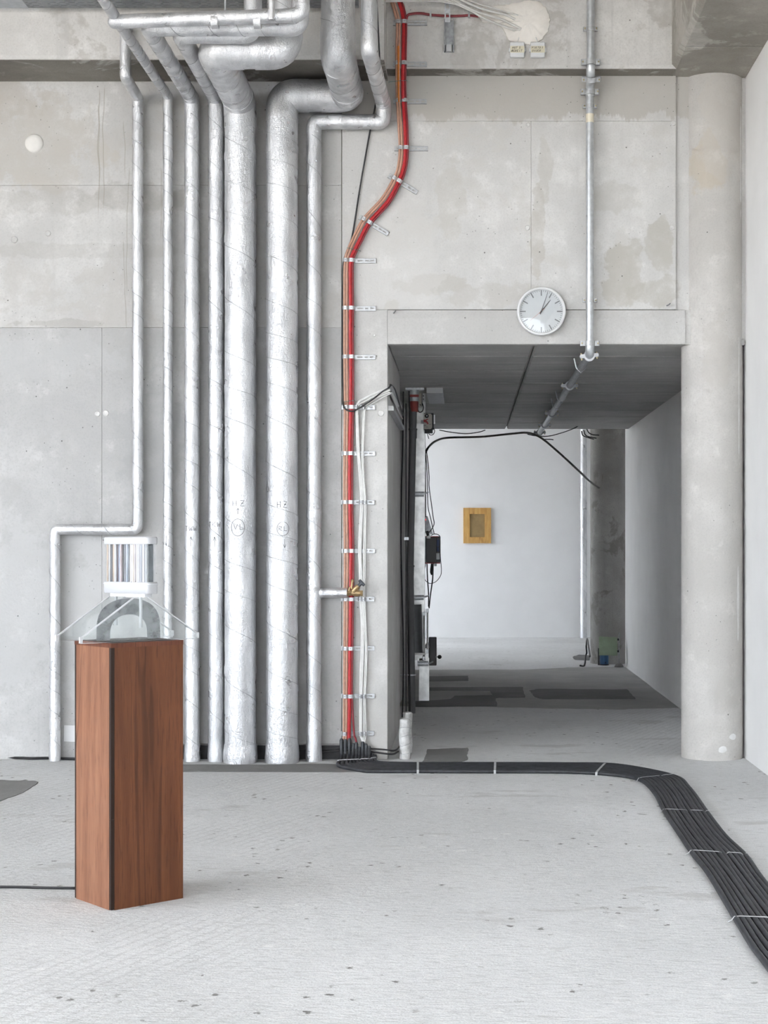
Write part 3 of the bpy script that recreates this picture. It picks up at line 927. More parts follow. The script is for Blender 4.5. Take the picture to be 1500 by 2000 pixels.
# perforated cable tray below the ceiling
tx0, tx1 = P(50,10,9.87).x, P(690,10,9.87).x
tray = empty('cable_tray', (tx0, 9.74, 4.905), 'perforated grey metal cable tray under the ceiling above the pipes', 'cable tray')
M_TRAY = plain('tray_metal', (.26,.275,.285), .5, .6, .15, 15)
xs = [tx0]; 
cell = 0
pat = (.042, .018)
while xs[-1] < tx1:
    xs.append(xs[-1] + pat[cell % 2]); cell += 1
ysr = [9.62, 9.633]
for i in range(9):
    ysr += [ysr[-1]+.008, ysr[-1]+.026]
def tmask(i, j):
    if j % 2 == 0 or j > 17: return True
    return (i + (j//2) * 1) % 2 == 0 and False or not (((i + (j//2)) % 2) == 1 and (i % 9) not in (4,))
MB().grid_solid(xs, ysr, tmask, .002, lambda a, b, t: Vector((a, b, 4.905+t))).build('perforated_plate', M_TRAY, tray)
MB().box((tx0, ysr[-1]-.002, 4.905),(xs[-1], ysr[-1], 4.97)).build('side_rail', M_TRAY, tray)
MB().box((tx0, 9.618, 4.905),(xs[-1], 9.62, 4.97)).build('side_rail', M_TRAY, tray)
MB().box((-4.2, 9.60, 4.903),(tx0+.02, ysr[-1], 4.907)).build('cover_plate', M_GREYMET, tray)

# ------------------------------------------------------------------ cable riser on the pier
M_ORANGE = plain('orange_cable_sheath', (.50,.285,.20), .45, 0, .10, 40)
M_ORANGE2 = plain('bright_orange_sheath', (.62,.18,.02), .45, 0, .08, 40)
M_RED = plain('red_cable_sheath', (.44,.016,.022), .42, 0, .12, 40)
M_DRED = plain('dark_red_sheath', (.22,.022,.03), .45, 0, .12, 40)
M_WHITEC = plain('white_cable_sheath', (.72,.71,.69), .45, 0, .05, 30)
M_BLACKC = plain('black_cable_sheath', (.018,.018,.02), .5, 0, .2, 30)
M_GREENT = plain('green_tie', (.10,.22,.19), .5)
M_RAIL = plain('zinc_rail', (.46,.47,.48), .42, .6, .08, 40)
M_CLAMP = plain('zinc_clamp', (.50,.51,.52), .38, .6, .08, 40)
M_SCREW = plain('screw_steel', (.30,.30,.31), .5, .6, .1, 40)

YR = W - .008          # face of the pier
YB2 = 10.263           # face of the shallow beam
def riser_y(py):
    if py < 130: return YB2 - .036
    if py > 185: return YR - .036
    t = (py-130)/55
    return (YB2-.036)*(1-t) + (YR-.036)*t

ORANGE_PX = [(766,2),(772,20),(778,46),(777,90),(777,126),(777,160),(778,199),(781,245),(783,291),(780,325),(772,347),(748,388),(712,428),(692,465),(681,490),(676,510),(675,556),(675,603),(675,650),(675,698),(676,796),(675,886),(674.5,981),(676,1076),(675.6,1170),(675,1266),(674.5,1359),(674,1432),(673,1447)]
RED_PX = [(780,2),(786,20),(789.5,46),(789,90),(788.5,126),(788,160),(789,199),(792,245),(793,291),(790,325),(780.5,353),(758,394),(722,435),(703,470),(692,492),(686,510),(685.5,556),(686,603),(685.5,650),(686,698),(686,796),(684.5,886),(684.5,981),(686.5,1076),(686,1170),(684.7,1266),(684,1359),(683,1432),(683,1447)]
def path3(pxs, off=0.0, dy=0.0, n=8):
    pts = [P(x, y, riser_y(y)+dy) for x, y in pxs]
    s = spline(pts, n)
    out = []
    for i, p in enumerate(s):
        t = (s[min(i+1,len(s)-1)] - s[max(i-1,0)]).normalized()
        nrm = t.cross(Vector((0,1,0))).normalized()
        out.append(p + nrm*off)
    return out
def cable(name, path, r, mat, label, group=None, n=8, parent=None, cat='cable'):
    return MB().tube(path, r, n).build(name, mat, parent, True, label, cat if parent is None else None, group)
cable('orange_cable', path3(ORANGE_PX, -.0085), .0082, M_ORANGE, 'salmon-orange cable climbing the pier, outer one of the pair away from the red')
cable('orange_cable', path3(ORANGE_PX, .0085), .0078, M_ORANGE, 'salmon-orange cable climbing the pier, inner one of the pair next to the red')
cable('orange_cable', path3(ORANGE_PX[3:7], .003, -.012), .006, M_ORANGE2, 'short bright orange cable length showing between the two upper rails')
cable('red_cable', path3(RED_PX, -.0045), .0122, M_RED, 'thick bright red cable climbing the pier to the ceiling')
cable('red_cable', path3(RED_PX[:-2]+[(688,1432),(691,1443),(693,1452)], .0125), .0068, M_DRED, 'thinner dark red cable tucked against the thick red one')

# slotted rails with saddle clamps
LR, HR = .226, .032
def rail_frame(a, b, t): return Vector((a, -.009-t, b))
xs = [-LR/2]
for w_ in (.012,.022,.016,.036,.016,.036,.016,.022,.012,.024,.014): xs.append(xs[-1]+w_)
xs[-1] = LR/2
mb = MB().grid_solid(xs, [-HR/2,-HR*.16,HR*.16,HR/2], lambda i, j: j != 1 or i % 2 == 0, .003, rail_frame)
ME_RAIL = mb.mesh('rail', M_RAIL, Vector((0,0,0)))
ME_LIP = MB().bevel_box((-LR/2,-.014,-.0022),(LR/2,0,.0022), .0008).mesh('lip', M_RAIL, Vector((0,0,0)))
def clamp_mesh(w):
    h = .050; k = .014
    prof = [(-w/2-.002,0),(-w/2-.002,-h+k),(-w/2+k*.6,-h),(w/2-k*.6,-h),(w/2+.002,-h+k),(w/2+.002,0)]
    return MB().prism([Vector((x,y-.004,-.0125)) for x, y in prof], (0,0,.025)).mesh('clamp', M_CLAMP, Vector((0,0,0)))
ME_CLAMP = {'o': clamp_mesh(.033), 'r': clamp_mesh(.038), 'w': clamp_mesh(.024)}
ME_SCREW = MB().lathe([(.0045,0),(.0045,.002),(.002,.002)], 10, lambda x, y, t: Vector((x,-.054-t,y))).mesh('screw', M_SCREW, Vector((0,0,0)))
def interp(px, y):
    for (x0,y0),(x1,y1) in zip(px, px[1:]):
        if y0 <= y <= y1: return x0+(x1-x0)*(y-y0)/max(1e-6,(y1-y0))
    return px[-1][0]
ORD = ['top', 'second', 'third', 'fourth', 'fifth', 'sixth', 'seventh', 'eighth', 'ninth', 'tenth', 'eleventh', 'twelfth', 'thirteenth', 'fourteenth', 'fifteenth', 'sixteenth', 'lowest']
RAILS = [(801,46,0,()),(801,126,0,()),(801,199,0,()),(803,291,0,()),(787,360,-31,()),(730,441,-31,()),(702,510,0,()),(701.5,603,0,()),(701,698,0,()),
         (700,796,0,(696.5,711)),(700,886,0,()),(699,981,0,(706,713.5)),(700,1076,0,()),(699,1170,0,(704,711)),(699,1266,0,()),(699,1359,0,(704,712)),(698,1432,0,(704,712.5))]
for i, (cx, cy, ang, whites) in enumerate(RAILS):
    Y = YB2 if cy < 140 else YR
    c = P(cx, cy, Y)
    desc = {4: 'upper of the two slanted slotted zinc rails on the cable bend', 5: 'lower of the two slanted slotted zinc rails on the cable bend'}.get(i)
    if desc is None:
        desc = '%s slotted zinc cable rail, counted down the red riser' % ORD[i]
    root = empty('cable_rail', c, desc, 'rail', 'slotted cable rails', (0, math.radians(-ang), 0))
    link_copy('rail', ME_RAIL, (0,0,0), root)
    for s in (-1,1): link_copy('lip', ME_LIP, (0,0,s*(HR/2-.0022)), root)
    if ang:
        u = Vector((math.cos(math.radians(ang)), 0, math.sin(math.radians(ang))))
        bo = (P(772,347,Y) if i == 4 else P(712,428,Y)) - c
        br = (P(780.5,353,Y) if i == 4 else P(722,435,Y)) - c
        xo, xr = bo.dot(u), br.dot(u)
    else:
        xo = P(interp(ORANGE_PX, cy), cy, Y).x - c.x
        xr = P(interp(RED_PX, cy), cy, Y).x - c.x
    places = [('o', xo), ('r', xr+.003)] + [('w', P(wx_, cy, Y).x - c.x) for wx_ in whites]
    if i == 16: places = [('o', xo)] + places[2:]
    for k, x in places:
        cl = link_copy('clamp', ME_CLAMP[k], (x,0,0), root)
        link_copy('screw', ME_SCREW, (0,0,0), cl)

# thin black cable that slants behind the pipes and loops at the white cables
BL = [P(735,-10,9.30), P(738,40,9.6), P(742,120,9.95), P(746,158,10.1), P(744,170,10.37)]
BL += [P(x, y, YR-.012) for x, y in ((737,190),(729,225),(722,260),(705,355),(690,450),(683,478),(674,500),(670.5,515),(669.5,560),(669,640),(669,720),(670,770))]
BL += [P(x, y, YR-.062) for x, y in ((670.5,790),(676,800),(688,803),(700,798),(725,782),(748,764),(760,757))]
BL += [P(764,752,10.5), P(771,760,10.8), P(776,775,11.2), P(782,795,11.7), P(788,812,12.1)]
cable('black_cable', spline(BL, 8), .0052, M_BLACKC, 'thin black cable slanting down beside the riser and looping towards the jamb', None, 6)

# white cables
WH = [
 ([(762,758),(740,765),(712,778),(700,786),(696,800),(697,840),(699,886),(703,935),(705.5,981),(703,1030),(701.5,1076),(703,1120),(704,1170),(706.5,1220),(706.5,1266),(704.5,1310),(704,1359),(703.5,1400),(704,1432),(708,1446),(711,1452)], 0, .0075, 'thick white cable nearest the red one, rising to the jamb'),
 ([(762,762),(742,769),(716,782),(702,790),(698.5,803),(699.5,840),(701.5,886),(706,935),(708.5,981),(706,1030),(704.5,1076),(706,1120),(707,1170),(709.5,1220),(709.5,1266),(708,1310),(706.5,1359),(706,1400),(706,1432),(709,1446),(711,1452)], 0, .0062, 'second thick white cable from the red one, rising to the jamb'),
 ([(762,766),(744,773),(722,786),(712,797),(709.5,820),(707,886),(709,935),(712,981),(711.5,1030),(710.5,1076),(710,1120),(710,1170),(712,1220),(714,1266),(713,1310),(711,1359),(711,1400),(711,1432),(711,1452)], 0, .0045, 'thin white cable third from the red one, rising to the jamb'),
 ([(764,768),(748,776),(726,789),(714,799),(711.5,820),(709.5,886),(711,935),(714.5,981),(714,1030),(713.5,1076),(713,1120),(712.5,1170),(714.5,1220),(716.5,1266),(715.5,1310),(713.5,1359),(714,1400),(715,1432),(712,1452)], 0, .0038, 'thinnest white cable, farthest from the red one on the rails'),
]
for px, off, r, lab in WH:
    cable('white_cable', spline([P(x, y, YR-.026 if y > 785 else YR-.055) for x, y in px], 8), r, M_WHITEC, lab, 'white cables on the rails', 6)

# green ties round the riser
for (y, lab, dx0, dx1) in ((158,'green cable tie round the riser below the ceiling beam',-18,3),(482,'green cable tie round the riser above the bend end',-7,7),(783,'green cable tie round the riser above the white cables',-8,8)):
    xo = interp(ORANGE_PX, y); xr = interp(RED_PX, y)
    Yr = riser_y(y)
    a = P(xo+dx0 if dx0 < -10 else xo-7, y+2, Yr-.014); b = P(xr+7, y-1 if y != 482 else y+8, Yr-.016)
    m_ = (a+b)/2 + Vector((0,-.006,0))
    MB().tube([a+Vector((0,.02,0)), a, m_, b, b+Vector((0,.02,0))], .0016, 6).build('cable_tie', M_GREENT, None, False, lab, 'cable tie', 'green cable ties')

# ------------------------------------------------------------------ floor bundle
NC = 11
NEAR = [(800,1507),(960,1507.5),(1090,1508),(1190,1513),(1246,1523),(1275,1549),(1294,1584),(1325,1632),(1347,1665),(1380,1707),(1432,1795),(1465,1850),(1500,1897),(1600,2040)]
FAR  = [(800,1491),(960,1491),(1105,1491.5),(1208,1494),(1318,1515),(1350,1539),(1386,1588),(1422,1634),(1462,1672),(1492,1715),(1565,1800),(1615,1850),(1668,1897),(1790,2040)]
RC = .0125
near = [G(x, y, RC) for x, y in NEAR]; far = [G(x, y, RC) for x, y in FAR]
near = [p for p in near]; 
M_RUBBER = plain('dusty_black_rubber', (.030,.032,.037), .55, 0, .35, 22, .1)
M_SHRINK = plain('heat_shrink', (.03,.034,.04), .45, 0, .3, 30)
BX = [667, 674.5, 682.5, 690, 696, 702, 708.5, 715, 721, 727, 733]
bundle = []
for k in range(NC):
    t = (k+.5)/NC
    body = [near[i].lerp(far[i], t + (0 if i < 3 else .016*math.sin(k*2.3+i*1.9)*(1-abs(2*t-1)))) for i in range(len(near))]
    for p in body: p.z = RC
    yk = body[0].y
    top = P(BX[k], (1446,1447,1445,1455,1453,1462,1452,1456,1460,1474,1478)[k], YR-.045)
    # bend from the riser to the floor and round to the right
    xk = top.x
    turn = .30 - .12*t
    pts = [top, Vector((xk, YR-.05, min(.075, top.z-.012))), Vector((xk+.002, YR-.085-.03*(1-t), .025)),
           Vector((xk+.012, max(yk+.10, YR-.40+.2*t), RC)), Vector((xk+.08+.10*(1-t), yk+.03, RC)), Vector((xk+.26, yk+.004, RC))] + body
    path = spline(pts, 7)
    bundle.append(path)
    o = cable('floor_cable', path, RC, M_RUBBER, ['innermost','second','third','fourth','fifth','sixth','seventh','eighth','ninth','tenth','outermost'][k] + ' dusty black cable of the floor bundle, counted from the inside of its bend', 'black cables of the floor bundle', 10)
    mb = MB().tube([top+Vector((0,0,.012)), top, top+Vector((0,-.002,-.02)), top+Vector((0,-.004,-.045)), top+Vector((0,-.008,-.065))], lambda i: (.008,.0125,.0128,.0125,.0126)[i], 12)
    mb.build('heat_shrink_sleeve', M_SHRINK, o, True)

M_STRAP = plain('pale_strap', (.60,.61,.62), .5, .3, .08, 40)
def strap(i, f, t0, t1, name_label, w=.010):
    """i, f: station between edge points; t0..t1 across the bundle"""
    a = near[i].lerp(near[i+1], f); b = far[i].lerp(far[i+1], f)
    d = (near[i+1]-near[i]).normalized()
    d.z = 0
    c0 = a.lerp(b, t0); c1 = a.lerp(b, t1)
    pts = []
    cdir = (c1-c0).normalized()
    c0.z = c1.z = 0
    pts.append(c0 - cdir*.02 + Vector((0,0,.002)))
    pts.append(c0 - cdir*.006 + Vector((0,0,.010)))
    pts.append(c0 + cdir*.004 + Vector((0,0,.0235)))
    for k in range(1, 6): pts.append(c0.lerp(c1, k/6) + Vector((0,0,.0262)))
    pts.append(c1 - cdir*.004 + Vector((0,0,.0235)))
    pts.append(c1 + cdir*.006 + Vector((0,0,.010)))
    pts.append(c1 + cdir*.02 + Vector((0,0,.002)))
    MB().ribbon(pts, d, w, .0016, None).build('strap', M_STRAP, None, False, name_label, 'strap', 'straps over the floor bundle')
strap(0, .1, 0, 1, 'pale strap over the floor bundle just past the wrapped stub pipes', .014)
strap(1, .05, 0, 1, 'pale strap over the floor bundle in front of the passage, middle of three', .014)
strap(2, .75, 0, 1, 'pale strap over the floor bundle where it starts to bend', .014)
strap(4, .0, 0, .60, 'pale strap at the bend of the floor bundle, on its inner cables', .010)
strap(4, .0, .63, 1, 'pale strap at the bend of the floor bundle, on its outer cables', .010)
strap(6, .0, 0, .54, 'pale strap on the inner cables one step past the bend', .010)
strap(6, .0, .56, .88, 'pale strap on the middle cables one step past the bend', .010)
strap(6, .0, .91, 1, 'pale strap on the outermost cable one step past the bend', .010)
strap(8, .0, 0, .56, 'pale strap on the inner cables two steps past the bend', .010)
strap(8, .0, .63, .91, 'pale strap on the middle cables two steps past the bend', .010)
strap(8, .0, .94, 1, 'pale strap on the outermost cable two steps past the bend', .010)
strap(10, .0, 0, .60, 'pale strap nearest the lower edge of the photo', .011)
# three short straps where the bundle leaves the wall
def tie_over(ks, idx, lab):
    a = bundle[ks[0]][idx]; b = bundle[ks[-1]][idx]
    d = (b-a).normalized()
    t = (bundle[ks[0]][idx+1]-a).normalized()
    nrm = d.cross(t); nrm = nrm if nrm.z > 0 else -nrm
    nrm = (nrm + Vector((0,-.5,0))).normalized()
    pts = [a - d*.016 - nrm*.008, a - d*.008 + nrm*.012]
    pts += [bundle[k][idx] + nrm*.0145 for k in ks]
    pts += [b + d*.008 + nrm*.012, b + d*.016 - nrm*.008]
    MB().tube(pts, .0028, 6).build('strap', M_STRAP, None, False, lab, 'strap', 'straps over the floor bundle')
tie_over(list(range(0,6)), 17, 'pale tie round the cables below the red and orange risers')
tie_over(list(range(6,9)), 17, 'pale tie round the cables below the white risers')
tie_over(list(range(9,11)), 17, 'pale tie round the last two cables at the pier foot')

# loose black cables along the foot of the wall
cable('black_cable', spline([P(x,y,YR-.03) for x, y in ((560,1466),(610,1464),(650,1463),(680,1460),(720,1462),(750,1464),(770,1466))]+[P(780,1458,10.55), P(788,1440,11.0)], 8), .006, M_BLACKC, 'loose black cable crossing the sleeves at the pier foot', None, 6)
cable('black_cable', spline([P(x,y,YR-.045) for x, y in ((600,1472),(650,1468),(690,1465),(730,1469),(765,1473))]+[P(778,1468,10.5)], 8), .006, M_BLACKC, 'second loose black cable just below the other at the pier foot', None, 6)
def floorline(pts, r, lab):
    path = spline([G(x, y, r) for x, y in pts], 8)
    cable('black_cable', path, r, M_BLACKC, lab, None, 6)
floorline([(-60,1479),(30,1480),(60,1481),(100,1480.5),(146,1482),(250,1481),(345,1481)], .010, 'black cable lying along the foot of the wall behind the pedestal')
floorline([(-40,1732),(40,1732.5),(90,1734),(146,1734.5),(165,1735)], .006, 'black power cord lying on the floor beside the pedestal')

# ------------------------------------------------------------------ galvanised sprinkler pipe
M_GALV = plain('galvanised_pipe', (.54,.56,.575), .38, .65, .10, 30, .03)
M_CAST = plain('cast_coupling', (.47,.48,.49), .45, .5, .1, 50, .1)
M_BOLT = plain('yellow_zinc_bolt', (.42,.36,.22), .45, .6, .15, 60)
M_CREAMT = plain('cream_tape', (.80,.74,.60), .6, 0, .04, 30)
YT, YL = YB2-.045, 10.355
xs_ = P(1152, 600, YL).x
zc = EYE + 374*YL/F
zj1 = P(0,140,YT).z; zj2 = P(0,160,YL).z
sp = empty('sprinkler_pipe', (xs_, YL, zc), 'galvanised pipe down the clock wall that turns under the passage ceiling', 'pipe')
xt = P(1153.5, 50, YT).x
def elbowpath(a, c, b, n=8): return [a*(1-t)**2 + c*2*t*(1-t) + b*t*t for t in [i/n for i in range(n+1)]]
rs = .0262
MB().tube([Vector((xt,YT,5.3)), Vector((xt,YT,zj1+.04))], rs, 20).build('upper_run', M_GALV, sp, True)
MB().tube(elbowpath(Vector((xt,YT,zj1+.04)), Vector((xt,YT,zj1-.02)), Vector((xs_,(YT+YL)/2,zj1-.035))) + elbowpath(Vector((xs_,(YT+YL)/2,zj1-.035)), Vector((xs_,YL,zj1-.05)), Vector((xs_,YL,zj2-.10))), rs*1.12, 20).build('offset', M_GALV, sp, True)
MB().tube([Vector((xs_,YL,zj2-.10)), Vector((xs_,YL,zc+.06))], rs, 20).build('wall_run', M_GALV, sp, True)
MB().tube(elbowpath(Vector((xs_,YL,zc+.06)), Vector((xs_,YL,zc)), Vector((xs_,YL+.06,zc))), rs*1.15, 20).build('elbow', M_GALV, sp, True)
MB().tube([Vector((xs_,YL+.06,zc)), Vector((xs_,17.7,zc))], rs, 20).build('passage_run', M_STEELD, sp, True)
def coupling(c, axis, ear, r, half, t, name, mat, bolts=True, earh=.013):
    axis = Vector(axis).normalized(); ear = Vector(ear).normalized(); oth = axis.cross(ear)
    pts = []
    n = 12
    a0 = math.asin(earh/r)
    for side in (1,-1):
        base = 0 if side == 1 else math.pi
        pts.append((side*(half-earh*.6), -earh*side)); 
        for q in (-.6, 0, .6):
            pts.append((side*(half-earh*.6 + earh*.6*math.cos(q*1.5)), side*earh*math.sin(q*1.5)))
        pts.append((side*(half-earh*.6), earh*side))
        for k in range(n+1):
            a = base + a0 + (math.pi-2*a0)*k/n
            pts.append((r*math.cos(a), r*math.sin(a)))
    poly = [c - axis*t/2 + ear*u + oth*v for u, v in pts]
    o = MB().prism(poly, axis*t).build(name, mat, sp)
    if bolts:
        for s in (-1,1):
            q = c + ear*(s*(half-.012))
            MB().cyl(q-oth*.024, q+oth*.024, .0055, 8).build('bolt', M_BOLT, o)
    return o
coupling(Vector((xt,YT,P(0,122,YT).z)), (0,0,1), (1,0,0), .036, .064, .038, 'coupling', M_CAST)
coupling(Vector((xs_+.002,YT+.035,P(0,151,YT).z)), (0,.55,-.8), (1,0,0), .036, .064, .032, 'coupling', M_CAST)
coupling(Vector((xs_,YL,P(0,180,YL).z)), (0,0,1), (1,0,0), .036, .064, .038, 'coupling', M_CAST)
coupling(Vector((xs_,YL,P(0,671,YL).z)), (0,0,1), (1,0,0), .036, .066, .034, 'coupling', M_CAST)
coupling(Vector((xs_,YL+.055,zc-.004)), (0,1,0), (1,0,.1), .038, .064, .035, 'coupling', M_CAST)
for Y in (12.4, 15.0, 16.4, 17.5):
    coupling(Vector((xs_,Y,zc)), (0,1,0), (1,0,0), .038, .07, .05, 'coupling', M_STEELD)
for (py, Y, x) in ((57,YT,xt),(208,YL,xs_),(587,YL,xs_)):
    coupling(Vector((x,Y,P(0,py,Y).z)), (0,0,1), (1,0,0), .030, .050, .026, 'wall_clip', M_CAST, True, .012)
for Y in (11.15, 13.5, 14.2):
    c = Vector((xs_,Y,zc))
    MB().tube([c+Vector((-.05,0,.07)), c+Vector((-.033,0,0)), c+Vector((0,0,-.033)), c+Vector((.033,0,0)), c+Vector((.05,0,.07))], .006, 6).build('saddle', M_STEEL, sp)
MB().tube([Vector((xs_,YL,P(0,240,YL).z)), Vector((xs_,YL,P(0,223,YL).z))], rs*1.03, 20).build('tape', M_CREAMT, sp, True)

# ------------------------------------------------------------------ wall clock
cc = P(1057, 609, W-.036)
clock = empty('wall_clock', cc, 'round white wall clock above the passage reading just past one', 'clock')
M_RIM = plain('white_plastic', (.70,.70,.70), .35, 0, .02, 10)
M_FACE = plain('clock_face', (.62,.625,.64), .6, 0, .01, 10)
M_TICK = plain('grey_print', (.20,.20,.21), .6, 0, .05, 10)
M_HAND = plain('dark_hand', (.10,.10,.11), .5, 0, .05, 10)
M_SEC = plain('red_hand', (.55,.18,.14), .5, 0, .05, 10)
R = .165
fr = lambda x, h, t: Vector((cc.x+x, cc.y-t, cc.z+h))
mb = MB()
prof = [(R*.94,0),(R,.010),(R,.030),(R*.975,.040),(R*.925,.042),(R*.885,.036),(R*.88,.018)]
vs_ = []; n_ = 96
mb.lathe(prof, n_, fr)
mb.f = mb.f[:-2]
mb.build('rim', M_RIM, clock, True)
MB().lathe([(R*.93,.0),(R*.93,.018)], 64, fr).build('face', M_FACE, clock)
def bar(a0, r0, r1, w0, w1, t, name, mat, par=clock, th=.0012):
    s, c_ = math.sin(a0), math.cos(a0)
    q = lambda u, v: fr(u*s + v*c_, u*c_ - v*s, t)
    return MB().prism([q(r0,-w0/2), q(r1,-w1/2), q(r1,w1/2), q(r0,w0/2)], (0,-th,0)).build(name, mat, par)
for i in range(60):
    a = i*math.pi/30
    if i % 5 == 0: bar(a, R*.64, R*.865, .008, .008, .0182, 'hour_mark', M_TICK)
    else: bar(a, R*.80, R*.865, .0028, .0028, .0182, 'minute_mark', M_TICK)
bar(math.radians(39), -.018, R*.60, .008, .004, .022, 'hour_hand', M_HAND)
bar(math.radians(19), -.022, R*.80, .006, .003, .025, 'minute_hand', M_HAND)
bar(math.radians(230), -.028, R*.62, .0022, .0012, .028, 'second_hand', M_SEC)
MB().lathe([(.006,.018),(.006,.030),(.003,.031)], 14, fr).build('hub', M_HAND, clock)
M_GLASS = clear_mat('clear_glass', (.97,.98,.98), .03)
MB().lathe([(R*.90,.034),(R*.6,.037),(R*.2,.038)], 48, fr).build('glass', M_GLASS, clock, True)

# ------------------------------------------------------------------ things on the shallow beam
M_FOAM = plain('cream_foam', (.80,.765,.71), .85, 0, .04, 9, .6, .2)
FO = [(935,33),(942,14),(970,11),(1000,8),(1028,1),(1052,4),(1068,16),(1075,40),(1070,62),(1058,79),(1040,88),(1012,86),(992,78),(984,60),(975,48),(940,43)]
out = []
for i in range(len(FO)):
    a = Vector((*FO[i],0)); b = Vector((*FO[(i+1)%len(FO)],0))
    for k in range(5):
        p = a.lerp(b, k/5); out.append((p.x+rng.uniform(-1,1), p.y+rng.uniform(-1,1)))
vs_ = []; fs_ = []; n_ = len(out)
cen = (1030, 45)
for (s, d) in ((1,0),(.985,.010),(.9,.018),(.7,.028),(.45,.036),(.2,.040)):
    for (x, y) in out:
        vs_.append(P(cen[0]+(x-cen[0])*s, cen[1]+(y-cen[1])*s, YB2) + Vector((0,-d-(.004*mnoise.noise(Vector((x*.08,y*.08,s*3)))) if d else 0,0)))
for j in range(5):
    for i in range(n_):
        fs_.append((j*n_+i, j*n_+(i+1)%n_, (j+1)*n_+(i+1)%n_, (j+1)*n_+i))
fs_.append(tuple(5*n_+i for i in range(n_)))
MB().add(vs_, fs_).build('foam_patch', M_FOAM, None, True, 'cream fire-stop foam blob on the beam where cables end', 'foam')

GR = [([(690,6),(760,3),(840,2),(880,6),(915,18),(968,46),(1010,58)], .0055), ([(690,3),(780,1),(860,-1),(905,14),(950,38),(1000,56),(1016,58)], .007),
      ([(860,-20),(885,0),(930,22),(975,36),(1005,50),(1018,57)], .009), ([(875,-20),(905,2),(945,18),(985,28),(1006,38)], .009),
      ([(868,-16),(900,6),(930,26),(960,42),(1005,60)], .006), ([(880,-20),(915,0),(950,12),(990,24),(1012,30)], .006)]
names = ['lowest slim grey-white cable running along the ceiling into the foam', 'pale grey cable just above the lowest one running into the foam', 'thick pale cable entering the middle of the foam', 'thick pale cable entering the upper part of the foam', 'slim pale cable crossing below the thick ones into the foam', 'topmost slim pale cable entering the foam']
M_PALEC = plain('pale_grey_cable', (.60,.59,.56), .5, 0, .06, 30)
for (px, r), lab in zip(GR, names):
    pts = [P(x, y, YB2-.10 if x < 940 else YB2-.10+.065*min(1,(x-940)/60)) for x, y in px]
    cable('pale_cable', spline(pts, 8), r, M_PALEC, lab, 'pale cables ending in the foam', 8)
rc = cable('red_cable', spline([P(x,y,YB2-.012) for x, y in ((793,40),(796,30),(805,27),(822,26),(841,29),(870,31),(900,31),(916,30),(934,32))], 8), .0085, M_DRED, 'thin dark red cable running sideways along the beam towards the foam', None, 8)
for px, py in ((841,29),(916,30)):
    q = P(px, py, YB2)
    MB().box((q.x-.006,YB2-.026,q.z-.02),(q.x+.006,YB2,q.z+.02)).build('clip', M_CLAMP, rc)

# hanging strut
q = P(877, 40, YB2)
st = empty('ceiling_strut', (q.x, YB2, q.z), 'galvanised channel strut hanging in front of the beam', 'strut')
x0, x1 = P(867.5,0,YB2).x, P(886.5,0,YB2).x; z0_, z1_ = P(0,103,YB2).z, P(0,40,YB2).z
MB().prism([Vector((x, y, z0_)) for x, y in ((x0,YB2),(x0,YB2-.035),(x0+.006,YB2-.035),(x0+.006,YB2-.006),(x1-.006,YB2-.006),(x1-.006,YB2-.035),(x1,YB2-.035),(x1,YB2))], (0,0,z1_-z0_)).build('sleeve', M_STEELD, st)
MB().prism([Vector((x, y, z0_)) for x, y in ((x0+.007,YB2-.008),(x0+.014,YB2-.034),(x1-.014,YB2-.034),(x1-.007,YB2-.008))], (0,0,.045)).build('end_stop', M_CLAMP, st)
xi0, xi1 = P(868.5,0,YB2).x, P(879.5,0,YB2).x
MB().grid_solid([xi0, xi0+.008, xi1-.008, xi1], [z1_-.02]+[z1_+.01+.03*i for i in range(18)], lambda i, j: i != 1 or j % 2 == 0, .006, lambda a, b, t: Vector((a, YB2-.02-t, b))).build('slotted_channel', M_STEEL, st)

